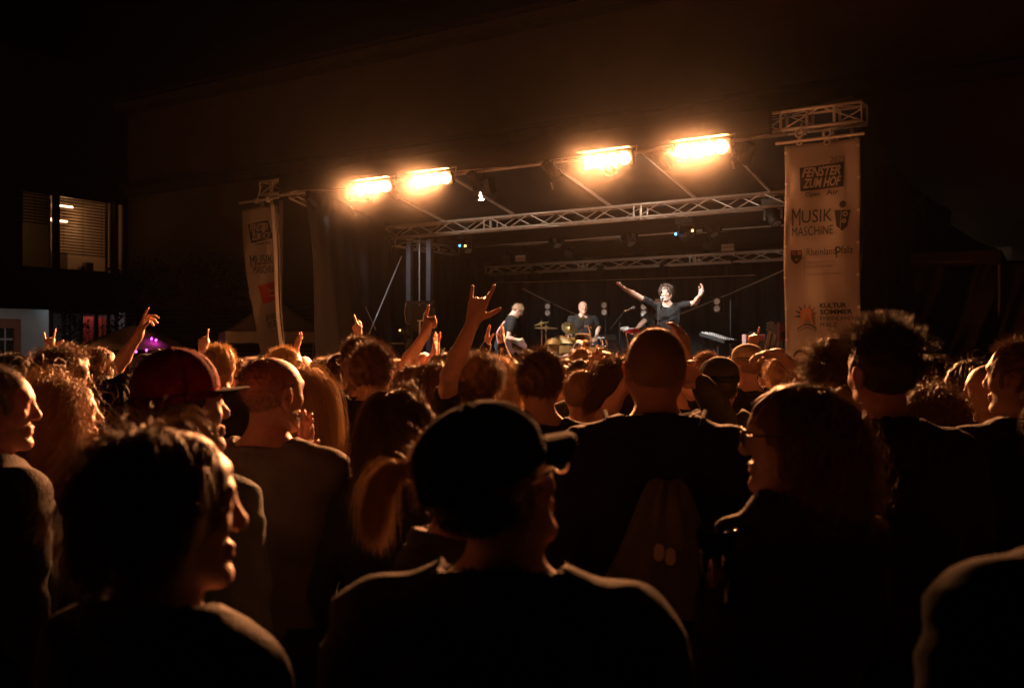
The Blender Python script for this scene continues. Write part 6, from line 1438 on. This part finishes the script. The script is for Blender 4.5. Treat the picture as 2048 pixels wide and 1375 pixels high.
# ---- things carried
def thing_cup():
    c = W(1432, 1112, 1.95); o = empty('beer_cup', c-Vector((0, 0, .08)), 'clear plastic cup with frothy beer held beside the woman with glasses', 'cup')
    MB().lathe(c, (0, 0, 1), [(-.09, .028), (-.088, .030), (.055, .040), (.055, .038), (-.084, .028)], 28, cap=False).build('cup_wall', glass, o, smooth=True)
    MB().lathe(c, (0, 0, 1), [(-.086, .027), (.0, .0335), (.002, .001)], 28).build('beer', mat('beer', (.5, .25, .05), .1, trans=.6), o, smooth=True)
    MB().lathe(c, (0, 0, 1), [(.002, .0340), (.028, .0355), (.031, .03), (.032, .001)], 28).build('froth', mat('froth', (.9, .82, .68), .9, bump=.5, bscale=300), o, smooth=True)
thing_cup()
def bag():
    c = W(1322, 1050, 2.55); o = empty('drawstring_bag', W(1322, 1190, 2.56), 'dark drawstring bag hanging on the back of the shaven-headed man', 'bag')
    def fn(a, t):
        z = W(0, 960+270*t, 2.58).z; wd = .025+.135*min(1, t*1.15)**.8; ang = 2*math.pi*a
        dep = .02+.055*math.sin(min(1, t*1.1)*math.pi*.62); fold = (1-t*.7)*.012*math.sin(ang*9)+.006*math.sin(ang*5+t*6)
        cx = W(1335-10*t, 0, 2.58).x
        return (cx+(wd+fold)*math.cos(ang), 2.60+(dep+fold)*math.sin(ang)-.0, z)
    b = MB(); b.grid(fn, 72, 24); b.build('sack', cloth('cloth_bag', (.10, .09, .085), rough=.9), o, smooth=True)
    b = MB()
    for px, py in ((1318, 1112), (1341, 1120)):
        q = W(px, py, 2.515); b.lathe(q, (0, -1, 0), [(0, .013), (.003, .010)], 14); b.lathe(q+Vector((0, 0, .02)), (0, -1, 0), [(0, .013), (.003, .010)], 14); b.box(q+Vector((0, 0, .01)), (.026, .004, .022))
    b.build('printed_mark', mat('print_white', (.4, .36, .33), .8), o)
    b = MB()
    for s in (-1, 1):
        b.tube([W(1335, 962, 2.6), W(1335+55*s, 900, 2.62), W(1310+95*s, 838, 2.68), W(1310+100*s, 822, 2.80), W(1310+98*s, 835, 2.95)], .006, 6)
    b.build('cord', CL['matte'], o)
bag()
for p in PEOPLE:
    if p.get('category') is None: tag(p, cat='person')
# ------------------------------------------------------------------ haze
hb = MB(); hb.box((5, 15, 7.5), (110, 110, 17))
m_haze = bpy.data.materials.new('haze_air'); m_haze.use_nodes = True
hn = m_haze.node_tree; hn.nodes.clear(); ho = hn.nodes.new('ShaderNodeOutputMaterial'); hv = hn.nodes.new('ShaderNodeVolumePrincipled')
hv.inputs['Color'].default_value = (.9, .9, .9, 1); hv.inputs['Density'].default_value = HAZE; hv.inputs['Anisotropy'].default_value = .9
hn.links.new(hv.outputs[0], ho.inputs['Volume'])
tag(hb.build('haze', m_haze), kind='stuff')

# smoke balls added round the lamps to imitate their glow, thinning outwards
m_ = m_haze.copy(); m_.name = 'glow_smoke_air'; n_ = m_.node_tree.nodes; l_ = m_.node_tree.links; pv = n_['Principled Volume']; pv.inputs['Anisotropy'].default_value = .3
tc_ = n_.new('ShaderNodeTexCoord'); gr_ = n_.new('ShaderNodeTexGradient'); gr_.gradient_type = 'SPHERICAL'; l_.new(tc_.outputs['Object'], gr_.inputs[0])
pw_ = n_.new('ShaderNodeMath'); pw_.operation = 'POWER'; pw_.inputs[1].default_value = 2.6; l_.new(gr_.outputs['Fac'], pw_.inputs[0])
ml_ = n_.new('ShaderNodeMath'); ml_.operation = 'MULTIPLY'; ml_.inputs[1].default_value = GLOW_SMOKE; l_.new(pw_.outputs[0], ml_.inputs[0]); l_.new(ml_.outputs[0], pv.inputs['Density'])
for px, py in ((745, 375), (862, 359), (1213, 320), (1403, 298)):
    v = -.42; u = u_at(px, v); z = z_at(py, S(u, v, 0).y)
    b = MB(); b.lathe((0, 0, 0), (0, 0, 1), [(-math.cos(math.pi*k/16), max(.001, math.sin(math.pi*k/16))) for k in range(17)], 32)
    so = b.build('glow_smoke', m_); so.location = S(u, v-.08, z); so.rotation_euler = (0, 0, UA); so.scale = (1.5, 1.0, 1.15); tag(so, kind='stuff')
